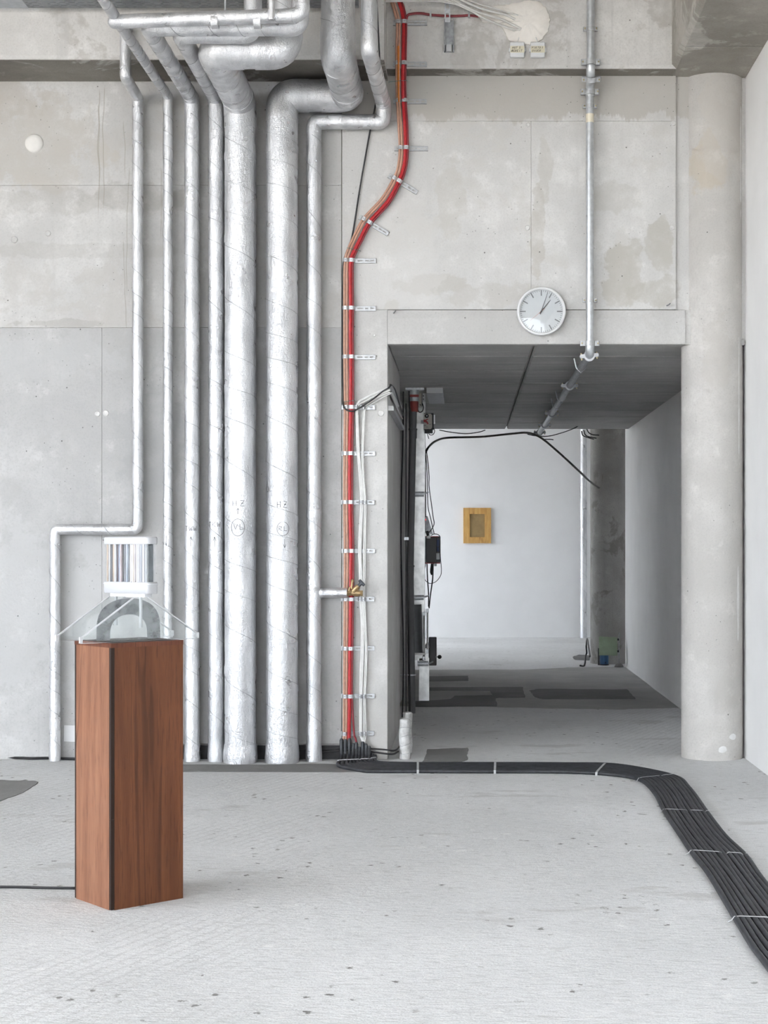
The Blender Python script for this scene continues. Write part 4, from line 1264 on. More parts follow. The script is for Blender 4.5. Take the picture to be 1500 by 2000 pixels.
# two labelled junction boxes
M_BOXP = plain('light_grey_plastic', (.66,.67,.67), .5, 0, .03, 20)
M_MASK = plain('masking_tape', (.66,.62,.48), .7, 0, .05, 30)
for (px0, px1, l1, l2, lab) in ((996,1024,'NOT3','BEREIT','grey junction box with handwritten tape NOT 3 BEREIT under the foam'),(1036,1064,'PIKTO1','DAUER','grey junction box with handwritten tape PIKTO 1 DAUER under the foam')):
    a = P(px0, 114, YB2); b = P(px1, 85, YB2)
    jb = empty('junction_box', ((a.x+b.x)/2, YB2, a.z), lab, 'box', 'labelled junction boxes')
    MB().bevel_box((a.x, YB2-.035, a.z),(b.x, YB2, b.z), .004).build('body', M_BOXP, jb)
    t0 = P(0,106,YB2).z; t1 = P(0,93,YB2).z
    MB().box((a.x+.001, YB2-.0365, t0),(b.x-.001, YB2-.0345, t1)).build('tape_label', M_MASK, jb)
    f = lambda u, v, aa=a: Vector((aa.x+u, YB2-.0372, v))
    n1 = len(l1); n2 = len(l2)
    if n1 == 4:
        writing('NOT', f, .014, t0+.026, .009, .013, .003, .0009, 'handwriting', jb, tilt=.25)
        writing('3', f, .058, t0+.026, .009, .013, .003, .0009, 'handwriting', jb, tilt=.25)
    else:
        writing('PIKTO', f, .008, t0+.026, .009, .013, .003, .0009, 'handwriting', jb, tilt=.25)
        writing('1', f, .072, t0+.026, .009, .013, .003, .0009, 'handwriting', jb, tilt=.25)
    writing(l2, f, .010, t0+.006, .009, .013, .003, .0009, 'handwriting', jb, tilt=.25)
    for s in (a.x-.004, b.x+.004):
        MB().box((s-.004, YB2-.02, (a.z+b.z)/2-.012),(s+.004, YB2-.004, (a.z+b.z)/2+.012)).build('gland', M_BOXP, jb)
    m_ = (a.x+b.x)/2
    ex = P((px0+px1)/2 + (8 if px0 < 1000 else -8), 62, YB2-.02)
    MB().tube(spline([Vector((m_, YB2-.018, b.z)), Vector((m_*.6+ex.x*.4, YB2-.02, b.z+.03)), ex], 5), .0045, 6).build('lead', M_WHITEC, jb)

# hook on the pier, paper note by the floor
q = P(771, 609, YR)
MB().tube(spline([q+Vector((-.008,.0,-.008)), q+Vector((-.004,-.02,-.01)), q+Vector((.004,-.03,0)), q+Vector((.01,-.02,.006)), q+Vector((.006,0,.012))], 5), .004, 6).build('wall_anchor', M_STEELD, None, False, 'bent steel anchor sticking out above the opening corner', 'anchor')
q = P(1305, 597, YR)
MB().tube(spline([q+Vector((-.01,.0,.0)), q+Vector((-.004,-.02,.0)), q+Vector((.006,-.03,.004)), q+Vector((.01,-.018,.012))], 5), .004, 6).build('wall_anchor', M_STEELD, None, False, 'bent steel anchor sticking out near the round column', 'anchor')
a = P(125, 1448, W); b = P(160, 1417, W)
MB().prism([Vector((a.x, W-.001, a.z)), Vector((b.x, W-.001, a.z-.004)), Vector((b.x, W-.003, b.z)), Vector((a.x+.002, W-.003, b.z+.002))], (0,-.0015,0)).build('paper_note', M_RIM, None, False, 'blank white paper stuck low on the wall behind the pedestal', 'paper')

# ------------------------------------------------------------------ wooden pedestal
U = Vector((.743,.669,0)).normalized(); V = Vector((-U.y, U.x, 0))
FC = Vector((-1.4134, 6.10, 0))
PA, PB, PH = .33, .30, 1.062
uv = lambda u, v, z=0.0: FC + U*u + V*v + Vector((0,0,z))
M_WOODL = wood_mat('mahogany_ply', srgb(144,101,77), srgb(120,79,58), srgb(78,48,35))
M_WOODR = wood_mat('mahogany_ply_slanted_grain', srgb(110,66,41), srgb(90,52,31), srgb(52,29,18), .16)
M_WOODD = wood_mat('dark_edge_wood', srgb(48,29,21), srgb(34,20,14), srgb(20,11,8))
M_LID = wood_mat('lid_wood', srgb(112,66,46), srgb(84,46,32), srgb(44,24,17))
ped = empty('pedestal', uv(PA/2, PB/2), 'tall reddish brown wooden plinth with dark edge strips', 'pedestal')
def slab(u0, u1, v0, v1, z0, z1): return MB().quadbox([uv(u0,v0,z0),uv(u1,v0,z0),uv(u1,v1,z0),uv(u0,v1,z0)], [uv(u0,v0,z1),uv(u1,v0,z1),uv(u1,v1,z1),uv(u0,v1,z1)])
th = .014; lid = .018
zt_ = PH-lid
slab(.0155, PA, 0, th, 0, zt_).build('side_panel', M_WOODR, ped)                 # right-hand face
slab(0, th, th+.001, PB-.012, 0, zt_).build('side_panel', M_WOODL, ped)           # left-hand face
slab(PA-th, PA, th+.001, PB, 0, zt_).build('side_panel', M_WOODL, ped)
slab(th+.001, PA-th-.001, PB-th, PB, 0, zt_).build('side_panel', M_WOODR, ped)
slab(.0, .0150, 0, th, .002, .36).build('corner_strip', M_WOODD, ped)
slab(.0, .0150, 0, th, .362, zt_).build('corner_strip', M_WOODD, ped)
slab(0, th, PB-.0115, PB, .002, zt_).build('corner_strip', M_WOODD, ped)
slab(-.001, PA+.001, -.001, PB+.001, zt_, PH).build('lid', M_LID, ped)
slab(.02, PA-.02, .02, PB-.02, PH-.0005, PH+.0008).build('lid_inlay', M_WOODD, ped)

# ------------------------------------------------------------------ acrylic stand
M_ACR = clear_mat('clear_acrylic', (.95,.965,.965), .10, .05)
M_EDGE = plain('frosted_acrylic_edge', (.52,.53,.54), .4, 0, .03, 30)
M_ARCHGREY = None
def arch_grey():
    m, nt, b = new_mat('grey_arch_tone'); g = N(nt)  # grey see-through tone for the made-up arch
    out = [n for n in nt.nodes if n.type == 'OUTPUT_MATERIAL'][0]
    tr = g.n('ShaderNodeBsdfTransparent'); tr.inputs[0].default_value = (.80,.82,.83,1)
    b.inputs['Roughness'].default_value = .25
    f = g.noise(14, detail=5)
    g.l(g.mix(g.ramp(f,.4,.6), (.14,.15,.16), (.30,.31,.32)), b.inputs['Base Color'])
    mx = g.n('ShaderNodeMixShader'); mx.inputs[0].default_value = .62
    g.l(tr.outputs[0], mx.inputs[1]); g.l(b.outputs[0], mx.inputs[2]); g.l(mx.outputs[0], out.inputs[0])
    return m
M_ARCHGREY = arch_grey()
zs0, zs1 = PH+.001, 1.238
stand = empty('acrylic_stand', uv(.174, .17, PH), 'clear acrylic trestle of two sloping sheets on the wooden plinth', 'stand')
u0_, u1_, ut0, ut1 = -.092, .443, .140, .210
for vv in (.07, .27):
    poly = [uv(u0_,vv,zs0), uv(u1_,vv,zs0), uv(u1_,vv,zs0+.022), uv(ut1,vv,zs1), uv(ut0,vv,zs1), uv(u0_,vv,zs0+.022)]
    sh = MB().prism(poly, V*.008).build('sheet', M_ACR, stand)
    off = V*.0005
    def edge(p, q, t=.0045, name='edge'):
        d = (q-p).normalized(); nn = d.cross(V).normalized()
        if nn.z < 0: nn = -nn
        a = [p-off, p-off+V*.009, p-off+V*.009-nn*t, p-off-nn*t]
        b = [x+(q-p) for x in a]
        MB().quadbox(a, b).build(name, M_EDGE, sh)
    edge(poly[5]+Vector((0,0,.001)), poly[4]+Vector((0,0,.001)))
    edge(poly[2]+Vector((0,0,.001)), poly[3]+Vector((0,0,.001)))
    edge(poly[0], poly[1], .002)
    for pp, s in ((poly[0],-1),(poly[1],1)):
        a = pp + U*(s*.001)
        MB().quadbox([a-off-U*.006, a-off+U*.006, a-off+U*.006+V*.009, a-off-U*.006+V*.009],
                     [x+Vector((0,0,.024)) for x in (a-off-U*.006, a-off+U*.006, a-off+U*.006+V*.009, a-off-U*.006+V*.009)]).build('end_cap', M_EDGE, sh)
# made-up grey sheet for an unexplained arch shape in the acrylic
vm = .165
arch = []
R0, R1 = .155, .092
for k in range(19):
    a = math.pi*k/18
    arch.append(uv(.174-R0*math.cos(a)*.95, vm, zs0+.02+(zs1-zs0-.024)*math.sin(a)**.6))
inner = []
for k in range(19):
    a = math.pi*k/18
    inner.append(uv(.174+R1*math.cos(a)*.95, vm, zs0+.004+(zs1-zs0-.075)*math.sin(a)**.6))
arch[0].z = zs0+.001; arch[-1].z = zs0+.001; inner[0].z = zs0+.001; inner[-1].z = zs0+.001
vs_ = []; fs_ = []
for k in range(19):
    o_, i_ = arch[k], inner[18-k]
    vs_ += [o_, i_, i_+V*.004, o_+V*.004]
for k in range(18):
    for q in range(4):
        fs_.append((k*4+q, k*4+(q+1)%4, (k+1)*4+(q+1)%4, (k+1)*4+q))
fs_ += [(0,1,2,3), (75,74,73,72)]
MB().add(vs_, fs_).build('made_up_arch', M_ARCHGREY, stand)

# ------------------------------------------------------------------ white lamp with prism drum
E1 = Vector((.80,-.60,0)); E2 = Vector((.60,.80,0))
LCn = Vector((-1.400, 6.392, 0))
LL, LT = .285, .064
lz = {'plate':1.239, 'base0':1.252, 'base1':1.300, 'cap0':1.456, 'cap1':1.487}
lamp = empty('display_lamp', LCn + Vector((0,0,1.239)), 'white cased lamp with a clear prism drum on the acrylic trestle', 'lamp')
M_CASE = plain('white_case', (.44,.445,.46), .35, 0, .02, 10)
M_ALU = plain('brushed_aluminium', (.62,.63,.65), .35, .7, .06, 40)
def rrect(L_, T_, r_, z, n=6):
    pts = []
    for (sx, sy, a0) in ((1,-1,-90),(1,1,0),(-1,1,90),(-1,-1,180)):
        for k in range(n+1):
            a = math.radians(a0 + 90*k/n)
            x = sx*(L_/2-r_) + r_*math.cos(a); y = sy*(T_/2-r_) + r_*math.sin(a)
            pts.append(LCn + E1*x + E2*y + Vector((0,0,z)))
    return pts
def loft(rings):
    n = len(rings[0]); vs = []; fs = []
    for r_ in rings: vs += r_
    for i in range(len(rings)-1):
        for k in range(n): fs.append((i*n+k, i*n+(k+1)%n, (i+1)*n+(k+1)%n, (i+1)*n+k))
    fs.append(tuple(reversed(range(n)))); fs.append(tuple((len(rings)-1)*n+k for k in range(n)))
    return MB().add(vs, fs)
loft([rrect(LL-.004,LT-.004,.02,lz['base0']), rrect(LL,LT,.022,lz['base0']+.003), rrect(LL,LT,.022,lz['base1']-.003), rrect(LL-.004,LT-.004,.02,lz['base1'])]).build('base_case', M_CASE, lamp, True)
loft([rrect(LL-.004,LT-.004,.02,lz['cap0']), rrect(LL,LT,.022,lz['cap0']+.002), rrect(LL,LT,.022,lz['cap1']-.004), rrect(LL-.008,LT-.008,.018,lz['cap1'])]).build('cap', M_CASE, lamp, True)
loft([rrect(LL+.006,LT+.006,.024,lz['base1']-.009), rrect(LL+.006,LT+.006,.024,lz['base1']-.006)]).build('seam_trim', M_ALU, lamp)
loft([rrect(LL*.78,LT*.8,.015,lz['plate']), rrect(LL*.78,LT*.8,.015,lz['base0'])]).build('mounting_plate', M_ALU, lamp)
for s in (-.30,.02):
    q = LCn + E1*(s*LL) - E2*(LT*.42)
    MB().quadbox([q, q+E1*.008, q+E1*.008+E2*.004, q+E2*.004], [x+Vector((0,0,.0)) for x in ()] or [q+Vector((0,0,.02)), q+E1*.008+Vector((0,0,.02)), q+E1*.008+E2*.004+Vector((0,0,.02)), q+E2*.004+Vector((0,0,.02))]).v
M_CLEAR = clear_mat('clear_shell', (.97,.98,.99), .06, .03)
# shell: only the wall between base and cap
ring_o = rrect(LL-.010,LT-.008,.02,lz['base1']); n_ = len(ring_o)
ring_t = rrect(LL-.010,LT-.008,.02,lz['cap0'])
fs_ = [(k,(k+1)%n_,n_+(k+1)%n_,n_+k) for k in range(n_)]
MB().add(ring_o+ring_t, fs_).build('clear_shell', M_CLEAR, lamp, True)
def rod_mat(name, c):
    m, nt, b = new_mat(name); g = N(nt)
    f = g.noise(16, g.mapping(scale=(1,1,.5)), detail=4)
    g.l(g.mix(g.ramp(f,.35,.65), tuple(x*.72 for x in c), c), b.inputs['Base Color'])
    b.inputs['Roughness'].default_value = .06
    b.inputs['Transmission Weight'].default_value = .12
    b.inputs['IOR'].default_value = 1.45
    return m
ROD = [rod_mat('rod_clear', (.66,.66,.68)), rod_mat('rod_refracted_amber', (.62,.50,.40)), rod_mat('rod_refracted_blue', (.52,.57,.68)), rod_mat('rod_refracted_grey', (.36,.36,.40)), rod_mat('rod_refracted_rose', (.52,.44,.45))]  # tints put the refracted surroundings into the colour of clear rods
seq = [1,3,0,1,4,0,2,0,4,3,0,2,0,4,1,0,2,3,0,2]
nr = len(seq)
for i, k in enumerate(seq):
    x = -LL/2+.014 + (LL-.052)*i/(nr-1)
    y = -.012 + .012*math.sin(i*2.1)
    q = LCn + E1*x + E2*y
    rr_ = .0052 + .0012*math.sin(i*1.7)
    MB().cyl(q+Vector((0,0,lz['base1'])), q+Vector((0,0,lz['cap0'])), rr_, 10).build('prism_rod', ROD[k], lamp, True)
q = LCn + E1*(LL/2-.030)
M_DARKP = plain('dark_screen', (.10,.12,.13), .3, 0, .1, 20)
MB().quadbox([q-E2*.014, q+E1*.003-E2*.014, q+E1*.003+E2*.022, q+E2*.022], [x+Vector((0,0,lz['cap0']-lz['base1'])) for x in (q-E2*.014, q+E1*.003-E2*.014, q+E1*.003+E2*.022, q+E2*.022)])
sc_ = [q-E2*.014, q+E1*.003-E2*.014, q+E1*.003+E2*.022, q+E2*.022]
sc_ = [p+Vector((0,0,lz['base1'])) for p in sc_]
MB().quadbox(sc_, [p+Vector((0,0,lz['cap0']-lz['base1'])) for p in sc_]).build('inner_screen', M_DARKP, lamp)
bk = [LCn + E1*(-LL/2+.02) + E2*.012, LCn + E1*(LL/2-.04) + E2*.012, LCn + E1*(LL/2-.04) + E2*.014, LCn + E1*(-LL/2+.02) + E2*.014]
bk = [p+Vector((0,0,lz['base1'])) for p in bk]
MB().quadbox(bk, [p+Vector((0,0,lz['cap0']-lz['base1'])) for p in bk]).build('reflector', M_CASE, lamp)
for s, zlow in ((-.27,1.118),(.27,1.112)):
    q = LCn + E1*(s*LL) - E2*.012
    MB().cyl(q+Vector((0,0,lz['plate'])), q+Vector((0,0,zlow)), .0068, 14).build('post', M_EDGE, lamp, True)

# ------------------------------------------------------------------ wrapped stub pipes at the jamb
M_WRAP = plain('white_wrap', (.60,.595,.585), .7, .15, .14, 26, .8)
for (px, pyt, pyb, r, lab) in ((790.5,1406,1482,.036,'shorter white-wrapped stub pipe standing in front at the jamb foot'),(795.5,1393,1470,.034,'taller white-wrapped stub pipe standing behind at the jamb foot')):
    b = G(px, pyb); t = P(px, pyt, b.y).z
    s_ = empty('stub_pipe', b, lab, 'pipe', 'wrapped stub pipes')
    m = 16
    MB().tube([Vector((b.x+.003*math.sin(i*.5), b.y, t*i/m)) for i in range(m+1)], r, 22, True, crinkle(.05, px)).build('wrapping', M_WRAP, s_, True)
    MB().lathe([(r*.98,0),(r*.9,.010),(r*.5,.014)], 18, lambda x, y, h: Vector((b.x+x, b.y+y, t+h-.004))).build('end_cap', M_WRAP, s_, True)
    for k in range(4):
        z = t*(.18+.2*k)
        path = [Vector((b.x+r*1.03*math.cos(a), b.y+r*1.03*math.sin(a), z+.012*math.sin(a+k))) for a in [i*math.pi/12 for i in range(25)]]
        MB().tube(path, .0016, 4).build('binding_wire', M_WIRE, s_)

# ------------------------------------------------------------------ things on the jamb
xj = -.539
# open tube ends and cable duct running into the passage
z_ = P(0,762,10.55).z
ct = empty('conduit_pair', (xj+.02, 10.5, z_), 'pair of open white conduits fixed to the jamb above the cable loop', 'conduit')
for (dx, dz, y1, lab) in ((.014,.028,12.2,''),(.016,-.012,11.6,'')):
    c0 = Vector((xj+dx, 10.52, z_+dz)); c1 = Vector((xj+dx, y1, z_+dz))
    mb = MB()
    n_ = 18; vs_ = []; fs_ = []
    for (yy, rr_) in ((c0.y,.013),(c1.y,.013),(c1.y,.011),(c0.y,.011)):
        for k in range(n_):
            a = 2*math.pi*k/n_; vs_.append(Vector((c0.x+rr_*math.cos(a), yy, c0.z+rr_*math.sin(a))))
    for j in range(4):
        for k in range(n_): fs_.append((j*n_+k, j*n_+(k+1)%n_, ((j+1)%4)*n_+(k+1)%n_, ((j+1)%4)*n_+k))
    MB().add(vs_, fs_).build('tube', M_BOXP, ct, True)
z_ = P(0,798,10.55).z
dc = empty('cable_duct', (xj+.02, 10.5, z_), 'open grey cable duct running along the jamb into the passage', 'cable duct')
for (a, b, nm) in (((xj+.002,10.50,z_-.018),(xj+.036,12.3,z_-.015),'floor_plate'),((xj+.001,10.50,z_-.018),(xj+.004,12.3,z_+.016),'side_plate'),((xj+.034,10.50,z_-.018),(xj+.037,12.3,z_+.010),'side_plate')):
    MB().box(a, b).build(nm, M_STEEL, dc)
MB().box((xj+.002,10.498,z_-.018),(xj+.036,10.502,z_+.014)).build('end_plate', M_BOXP, dc)
for k in range(3):
    MB().tube(spline([P(764,765+k*2,10.6), P(772,785+k*2,11.0), P(780,806+k,11.6), P(786,818,12.2)], 6), .005, 6).build('white_cable', M_WHITEC, None, True, ['upper', 'middle', 'lower'][k]+' white cable sagging along the jamb into the passage', 'cable', 'white cables on the jamb')
# vertical flat conduit and cables at the inner edge of the jamb
q0, q1 = P(791,850,12.36), P(794,1060,12.36)
vc = empty('flat_conduit', (-.50, 12.40, 0), 'dark flat conduit standing in the gap beside the jamb', 'conduit')
MB().box((-.497,12.40,.0),(-.487,12.43,2.6)).build('profile', M_BLACK, vc)
zc_ = P(0,1052,12.38).z
MB().box((-.506,12.385,zc_-.012),(-.470,12.40,zc_+.012)).build('bracket', M_STEEL, vc)
for k, (dx, lab) in enumerate(((-.525,'black cable hanging in the dark gap beside the jamb'),(-.470,'black cable hanging just beside the dark drain pipe'))):
    MB().tube(spline([Vector((dx+.01*math.sin(z*3+k), 12.45-k*.05, z)) for z in (2.7,2.3,1.9,1.5,1.1,.7,.35,.06)], 6), .006, 6).build('black_cable', M_BLACKC, None, True, lab, 'cable')

# ------------------------------------------------------------------ drain pipe
YP = 13.3
M_PVC = plain('dark_grey_pipe', (.10,.102,.103), .5, 0, .06, 20)
M_COLLAR = plain('red_collar', (.30,.055,.045), .55, 0, .12, 30)
xp = P(805,1000,YP).x
dp = empty('drain_pipe', (xp, YP, 0), 'dark grey drain pipe with a red fire collar at the passage side', 'pipe')
x_t = P(809,760,YP).x; x_m = P(801,1100,YP).x; x_b = P(804.5,1360,YP).x
zz = lambda py: P(0,py,YP).z
MB().tube([Vector((x_t,YP,2.80)), Vector((P(806,870,YP).x,YP,zz(842)))], .031, 20).build('upper_length', M_PVC, dp, True)
MB().tube([Vector((P(806,870,YP).x,YP,zz(842))), Vector((x_m,YP,zz(1108)))], .031, 20).build('middle_length', M_PVC, dp, True)
MB().tube([Vector((x_m,YP,zz(1108))), Vector((x_b,YP,0))], .031, 20).build('lower_length', M_PVC, dp, True)
for (py, px) in ((845,806.5),(1112,801)):
    c = P(px, py, YP)
    MB().tube([c+Vector((0,0,-.05)), c+Vector((0,0,.02)), c+Vector((0,0,.022)), c+Vector((0,0,.034)), c+Vector((0,0,.036))], lambda i: (.033,.034,.0385,.0385,.033)[i], 20).build('socket', M_PVC, dp, True)
MB().tube([Vector((x_t,YP,2.70)), Vector((x_t,YP,2.61))], lambda i: (.037,.035)[i], 20).build('fire_collar', M_COLLAR, dp, True)
MB().tube([Vector((x_t,YP,2.80)), Vector((x_t,YP,2.70))], .040, 20).build('collar_ring', M_STEEL, dp, True)
MB().box((x_t-.041,YP-.0415,2.735),(x_t+.041,YP-.036,2.755)).build('red_label', M_COLLAR, dp)
MB().box((x_t-.075,YP-.045,2.798),(x_t+.085,YP+.045,2.815)).build('flange', M_STEEL, dp)
c = Vector((x_b,YP,zz(1318)))
MB().tube([c+Vector((0,0,-.006)), c+Vector((0,0,.006))], .036, 20).build('pipe_clip', M_STEEL, dp, True)
MB().tube([c+Vector((-.03,0,0)), Vector((-.62,YP,c.z))], .004, 6).build('clip_rod', M_STEEL, dp)

# ------------------------------------------------------------------ steel post with its fittings
YS = 14.35
ps = empty('steel_post', (P(828,1000,YS).x, YS, 0), 'light galvanised sheet post with band clamps in the passage', 'post')
zS = lambda py: P(0, py, YS).z
xS = lambda px: P(px, 1000, YS).x
M_SHEET = plain('galvanised_sheet', (.70,.70,.685), .38, .8, .15, 14, .08)
def strapped(px0t, px1t, px0b, px1b, z0, z1, name, dpt=.09):
    return MB().quadbox([Vector((xS(px0b),YS,z0)),Vector((xS(px1b),YS,z0)),Vector((xS(px1b),YS+dpt,z0)),Vector((xS(px0b),YS+dpt,z0))],
                        [Vector((xS(px0t),YS,z1)),Vector((xS(px1t),YS,z1)),Vector((xS(px1t),YS+dpt,z1)),Vector((xS(px0t),YS+dpt,z1))]).build(name, M_SHEET, ps)
strapped(812,828,806,826,zS(1290),2.80,'sheet_casing')
strapped(828,830.5,826,829,zS(1290),2.80,'casing_fold',.11)
strapped(819,838,818,838,0,zS(1286),'foot_section',.08)
for py, x0, x1 in ((965,806,827),(1167,806,827),(1296,816,836)):
    bd = MB().box((xS(x0)-.004,YS-.012,zS(py+5)),(xS(x1)+.004,YS-.001,zS(py-5))).build('band_clamp', M_STEELD, ps)
    MB().box((xS(x0),YS-.016,zS(py+1)),(xS(x1+3),YS-.012,zS(py-1))).build('clamp_strip', M_STEEL, bd)
    q = Vector((xS(x1+5), YS-.012, zS(py-1)))
    MB().cyl(q+Vector((-.02,0,-.005)), q+Vector((.025,0,.015)), .007, 8).build('bolt', M_STEEL, bd)
# curved dark steel shroud and its side bars
cxd, rd = xS(812), .115
prof = []
shroud = empty('steel_shroud', (xS(815), YS-.10, zS(1276)), 'dark curved steel shroud with pale side bars on the post foot', 'machine')
n_ = 14
vs_ = []; fs_ = []
for z in (zS(1276), zS(1230), zS(1180)):
    k_ = 1.0 if z < zS(1200) else .9
    for k in range(n_+1):
        a = math.pi*.5*k/n_
        vs_.append(Vector((xS(807)+.088*math.sin(a)*k_, YS-.02-.09*math.cos(a), z)))
m_ = n_+1
for j in range(2):
    for k in range(n_): fs_.append((j*m_+k, j*m_+k+1, (j+1)*m_+k+1, (j+1)*m_+k))
base = list(vs_)
vs2 = [v + Vector((-.004,.006,0)) for v in base]
fs2 = [tuple(reversed([i+len(base) for i in f])) for f in fs_]
rim = []
for j in (0,2):
    for k in range(n_): rim.append((j*m_+k, j*m_+k+1, len(base)+j*m_+k+1, len(base)+j*m_+k))
for j in range(2):
    for k in (0,n_): rim.append((j*m_+k, (j+1)*m_+k, len(base)+(j+1)*m_+k, len(base)+j*m_+k))
M_SHROUD = plain('dark_shroud', (.13,.135,.14), .38, .5, .12, 12)
MB().add(base+vs2, fs_+fs2+rim).build('drum', M_SHROUD, shroud, True)
M_PALEBAR = plain('pale_bar', (.60,.60,.58), .4, .4, .1, 20)
for (px, y0, y1, w) in ((829,1198,1284,.010),(835.5,1192,1270,.008)):
    b_ = MB().tube([Vector((xS(px),YS-.11,zS(y1))), Vector((xS(px),YS-.11,zS(y0)))], w, 8).build('side_bar', M_PALEBAR, shroud)
    for py in (y0, y1):
        MB().bevel_box((xS(px)-.016,YS-.125,zS(py)-.018),(xS(px)+.012,YS-.10,zS(py)+.018),.004).build('bracket', M_STEEL, b_)
MB().box((xS(808),YS-.12,zS(1277)),(xS(832),YS-.10,zS(1273.5))).build('bottom_rail', M_PALEBAR, shroud)
# dark plate box with knob
YK = 14.7
kb = empty('switch_box', P(845,1300,YK), 'dark upright metal box with a black ball knob beside the post', 'box')
a, b = P(837,1300,YK), P(852.5,1245,YK)
MB().bevel_box((a.x,YK,a.z),(b.x,YK+.10,b.z),.006).build('body', plain('dark_box', (.06,.06,.06), .5, .2, .15, 12), kb)
MB().box((P(832,0,YK).x,YK-.30,P(0,1262,YK).z),(P(840,0,YK).x,YK+.02,P(0,1256,YK).z)).build('mounting_arm', M_STEELD, kb)
MB().sphere(P(858.5,1283,YK), .020, 14, 10).build('knob', M_BLACKC, kb, True)
MB().cyl(P(851,1283,YK), P(857,1283,YK), .006, 8).build('stem', M_STEELD, kb)

# control boxes near the ceiling
M_CREAMB = plain('cream_control_box', (.50,.46,.40), .5, 0, .06, 20)
M_REDH = plain('red_handle', (.33,.03,.035), .45, 0, .1, 20)
M_BLKP = plain('black_plastic', (.015,.015,.016), .45, 0, .1, 20)
def chamfered(px0, px1, y0, y1, Y, d, cut):
    a, b = P(px0,y1,Y), P(px1,y0,Y)
    c_ = cut
    pts = [(a.x,a.z),(b.x-c_,a.z),(b.x,a.z+c_),(b.x,b.z-c_),(b.x-c_,b.z),(a.x,b.z)]
    return MB().prism([Vector((x,Y,z)) for x, z in pts], (0,d,0)), a, b
Yb = 13.75
cb = empty('control_box', P(823,794,Yb), 'cream control box behind the red fire collar', 'box')
mb, a, b = chamfered(813,823.5,754,794,Yb,.05,.012); mb.build('cover', M_CREAMB, cb)
MB().box((b.x,Yb+.005,a.z),(b.x+.006,Yb+.06,b.z)).build('side', M_BLKP, cb)
MB().box((b.x+.006,Yb+.01,a.z+.05),(b.x+.032,Yb+.06,b.z+.002)).build('terminal_block', M_BOXP, cb)
for k in range(4):
    MB().box((b.x+.012,Yb+.007,a.z+.06+.03*k),(b.x+.020,Yb+.012,a.z+.072+.03*k)).build('slot', M_BLKP, cb)
MB().cyl(Vector((b.x-.012,Yb,a.z+.014)), Vector((b.x-.012,Yb-.004,a.z+.014)), .006, 10).build('screw', M_BLKP, cb)
MB().cyl(Vector((b.x-.012,Yb,b.z-.02)), Vector((b.x-.012,Yb-.004,b.z-.02)), .006, 10).build('screw', M_BLKP, cb)
MB().tube(spline([P(815,798,Yb), P(819,805,Yb), P(825,803,Yb), P(827,795,Yb), P(825,788,Yb)], 6), .005, 6).build('lead', M_BLACKC, cb)
Yb = 14.25
cb = empty('control_box', P(837,838,Yb), 'cream control box with a black dial and red handle', 'box')
mb, a, b = chamfered(828,844,808,838,Yb,.05,.014); mb.build('cover', M_CREAMB, cb)
MB().box((a.x-.002,Yb+.01,a.z-.004),(b.x+.014,Yb+.07,b.z+.006)).build('housing', M_BLKP, cb)
MB().box((b.x+.014,Yb+.02,a.z+.05),(b.x+.026,Yb+.06,b.z-.01)).build('terminal_block', M_STEEL, cb)
q = P(833.5,812.5,Yb)
dial = MB().lathe([(.019,0),(.019,.012),(.012,.020),(.004,.021)], 18, lambda x, y, t: Vector((q.x+x,Yb-t,q.z+y))).build('dial', M_BLKP, cb, True)
MB().lathe([(.006,0),(.006,.003),(.002,.003)], 10, lambda x, y, t: Vector((q.x+.002+x,Yb-.021-t,q.z+y))).build('dial_pin', M_STEEL, dial)
q = P(832,822,Yb)
hd = MB().prism([Vector((q.x+x,Yb,q.z+z)) for x, z in ((-.022,-.012),(.0,-.016),(.018,-.034),(.024,-.026),(.012,-.004),(.020,.014),(.012,.018),(-.004,.010),(-.022,.012))], (0,-.014,0)).build('handle', M_REDH, cb)
MB().sphere(q+Vector((.012,-.016,.002)), .006, 10, 8).build('handle_pin', M_RIM, hd, True)
for (x, z, w_) in ((830,831,.02),(834,834,.014),(840,829,.012)):
    k = P(x, z, Yb)
    MB().box((k.x-w_/2,Yb-.002,k.z-.003),(k.x+w_/2,Yb,k.z+.003)).build('print_mark', M_TICK, cb)
MB().box((P(829,0,Yb).x,Yb+.005,P(0,846,Yb).z),(P(845,0,Yb).x,Yb+.06,P(0,838.5,Yb).z)).build('bracket', M_BLKP, cb)
MB().tube(spline([P(836,838,Yb-.02), P(838,848,Yb-.02), P(845,849,Yb-.02), P(849,842,Yb-.02), P(846,834,Yb-.01)], 6), .004, 6).build('lead', M_BLACKC, cb)
MB().box((P(822,0,Yb).x,Yb+.03,P(0,826,Yb).z),(P(832,0,Yb).x,YS+.02,P(0,820,Yb).z)).build('mounting_arm', M_STEELD, cb)
MB().tube([P(834,845,Yb-.01), P(837.5,857,Yb-.01)], .004, 6).build('cable_tail', M_BLACKC, cb)

# shallow ceiling box
lb = empty('ceiling_box', Vector((-.27,13.4,2.767)), 'flat grey box fixed under the passage ceiling beside the collar', 'box')
MB().box((P(833,0,13.3).x,13.26,2.768),(P(865,0,13.3).x,14.25,2.815)).build('body', M_GREYMET, lb)
MB().box((P(833,0,13.3).x,13.255,2.768),(P(865,0,13.3).x,13.26,2.815)).build('end_panel', M_BOXP, lb)

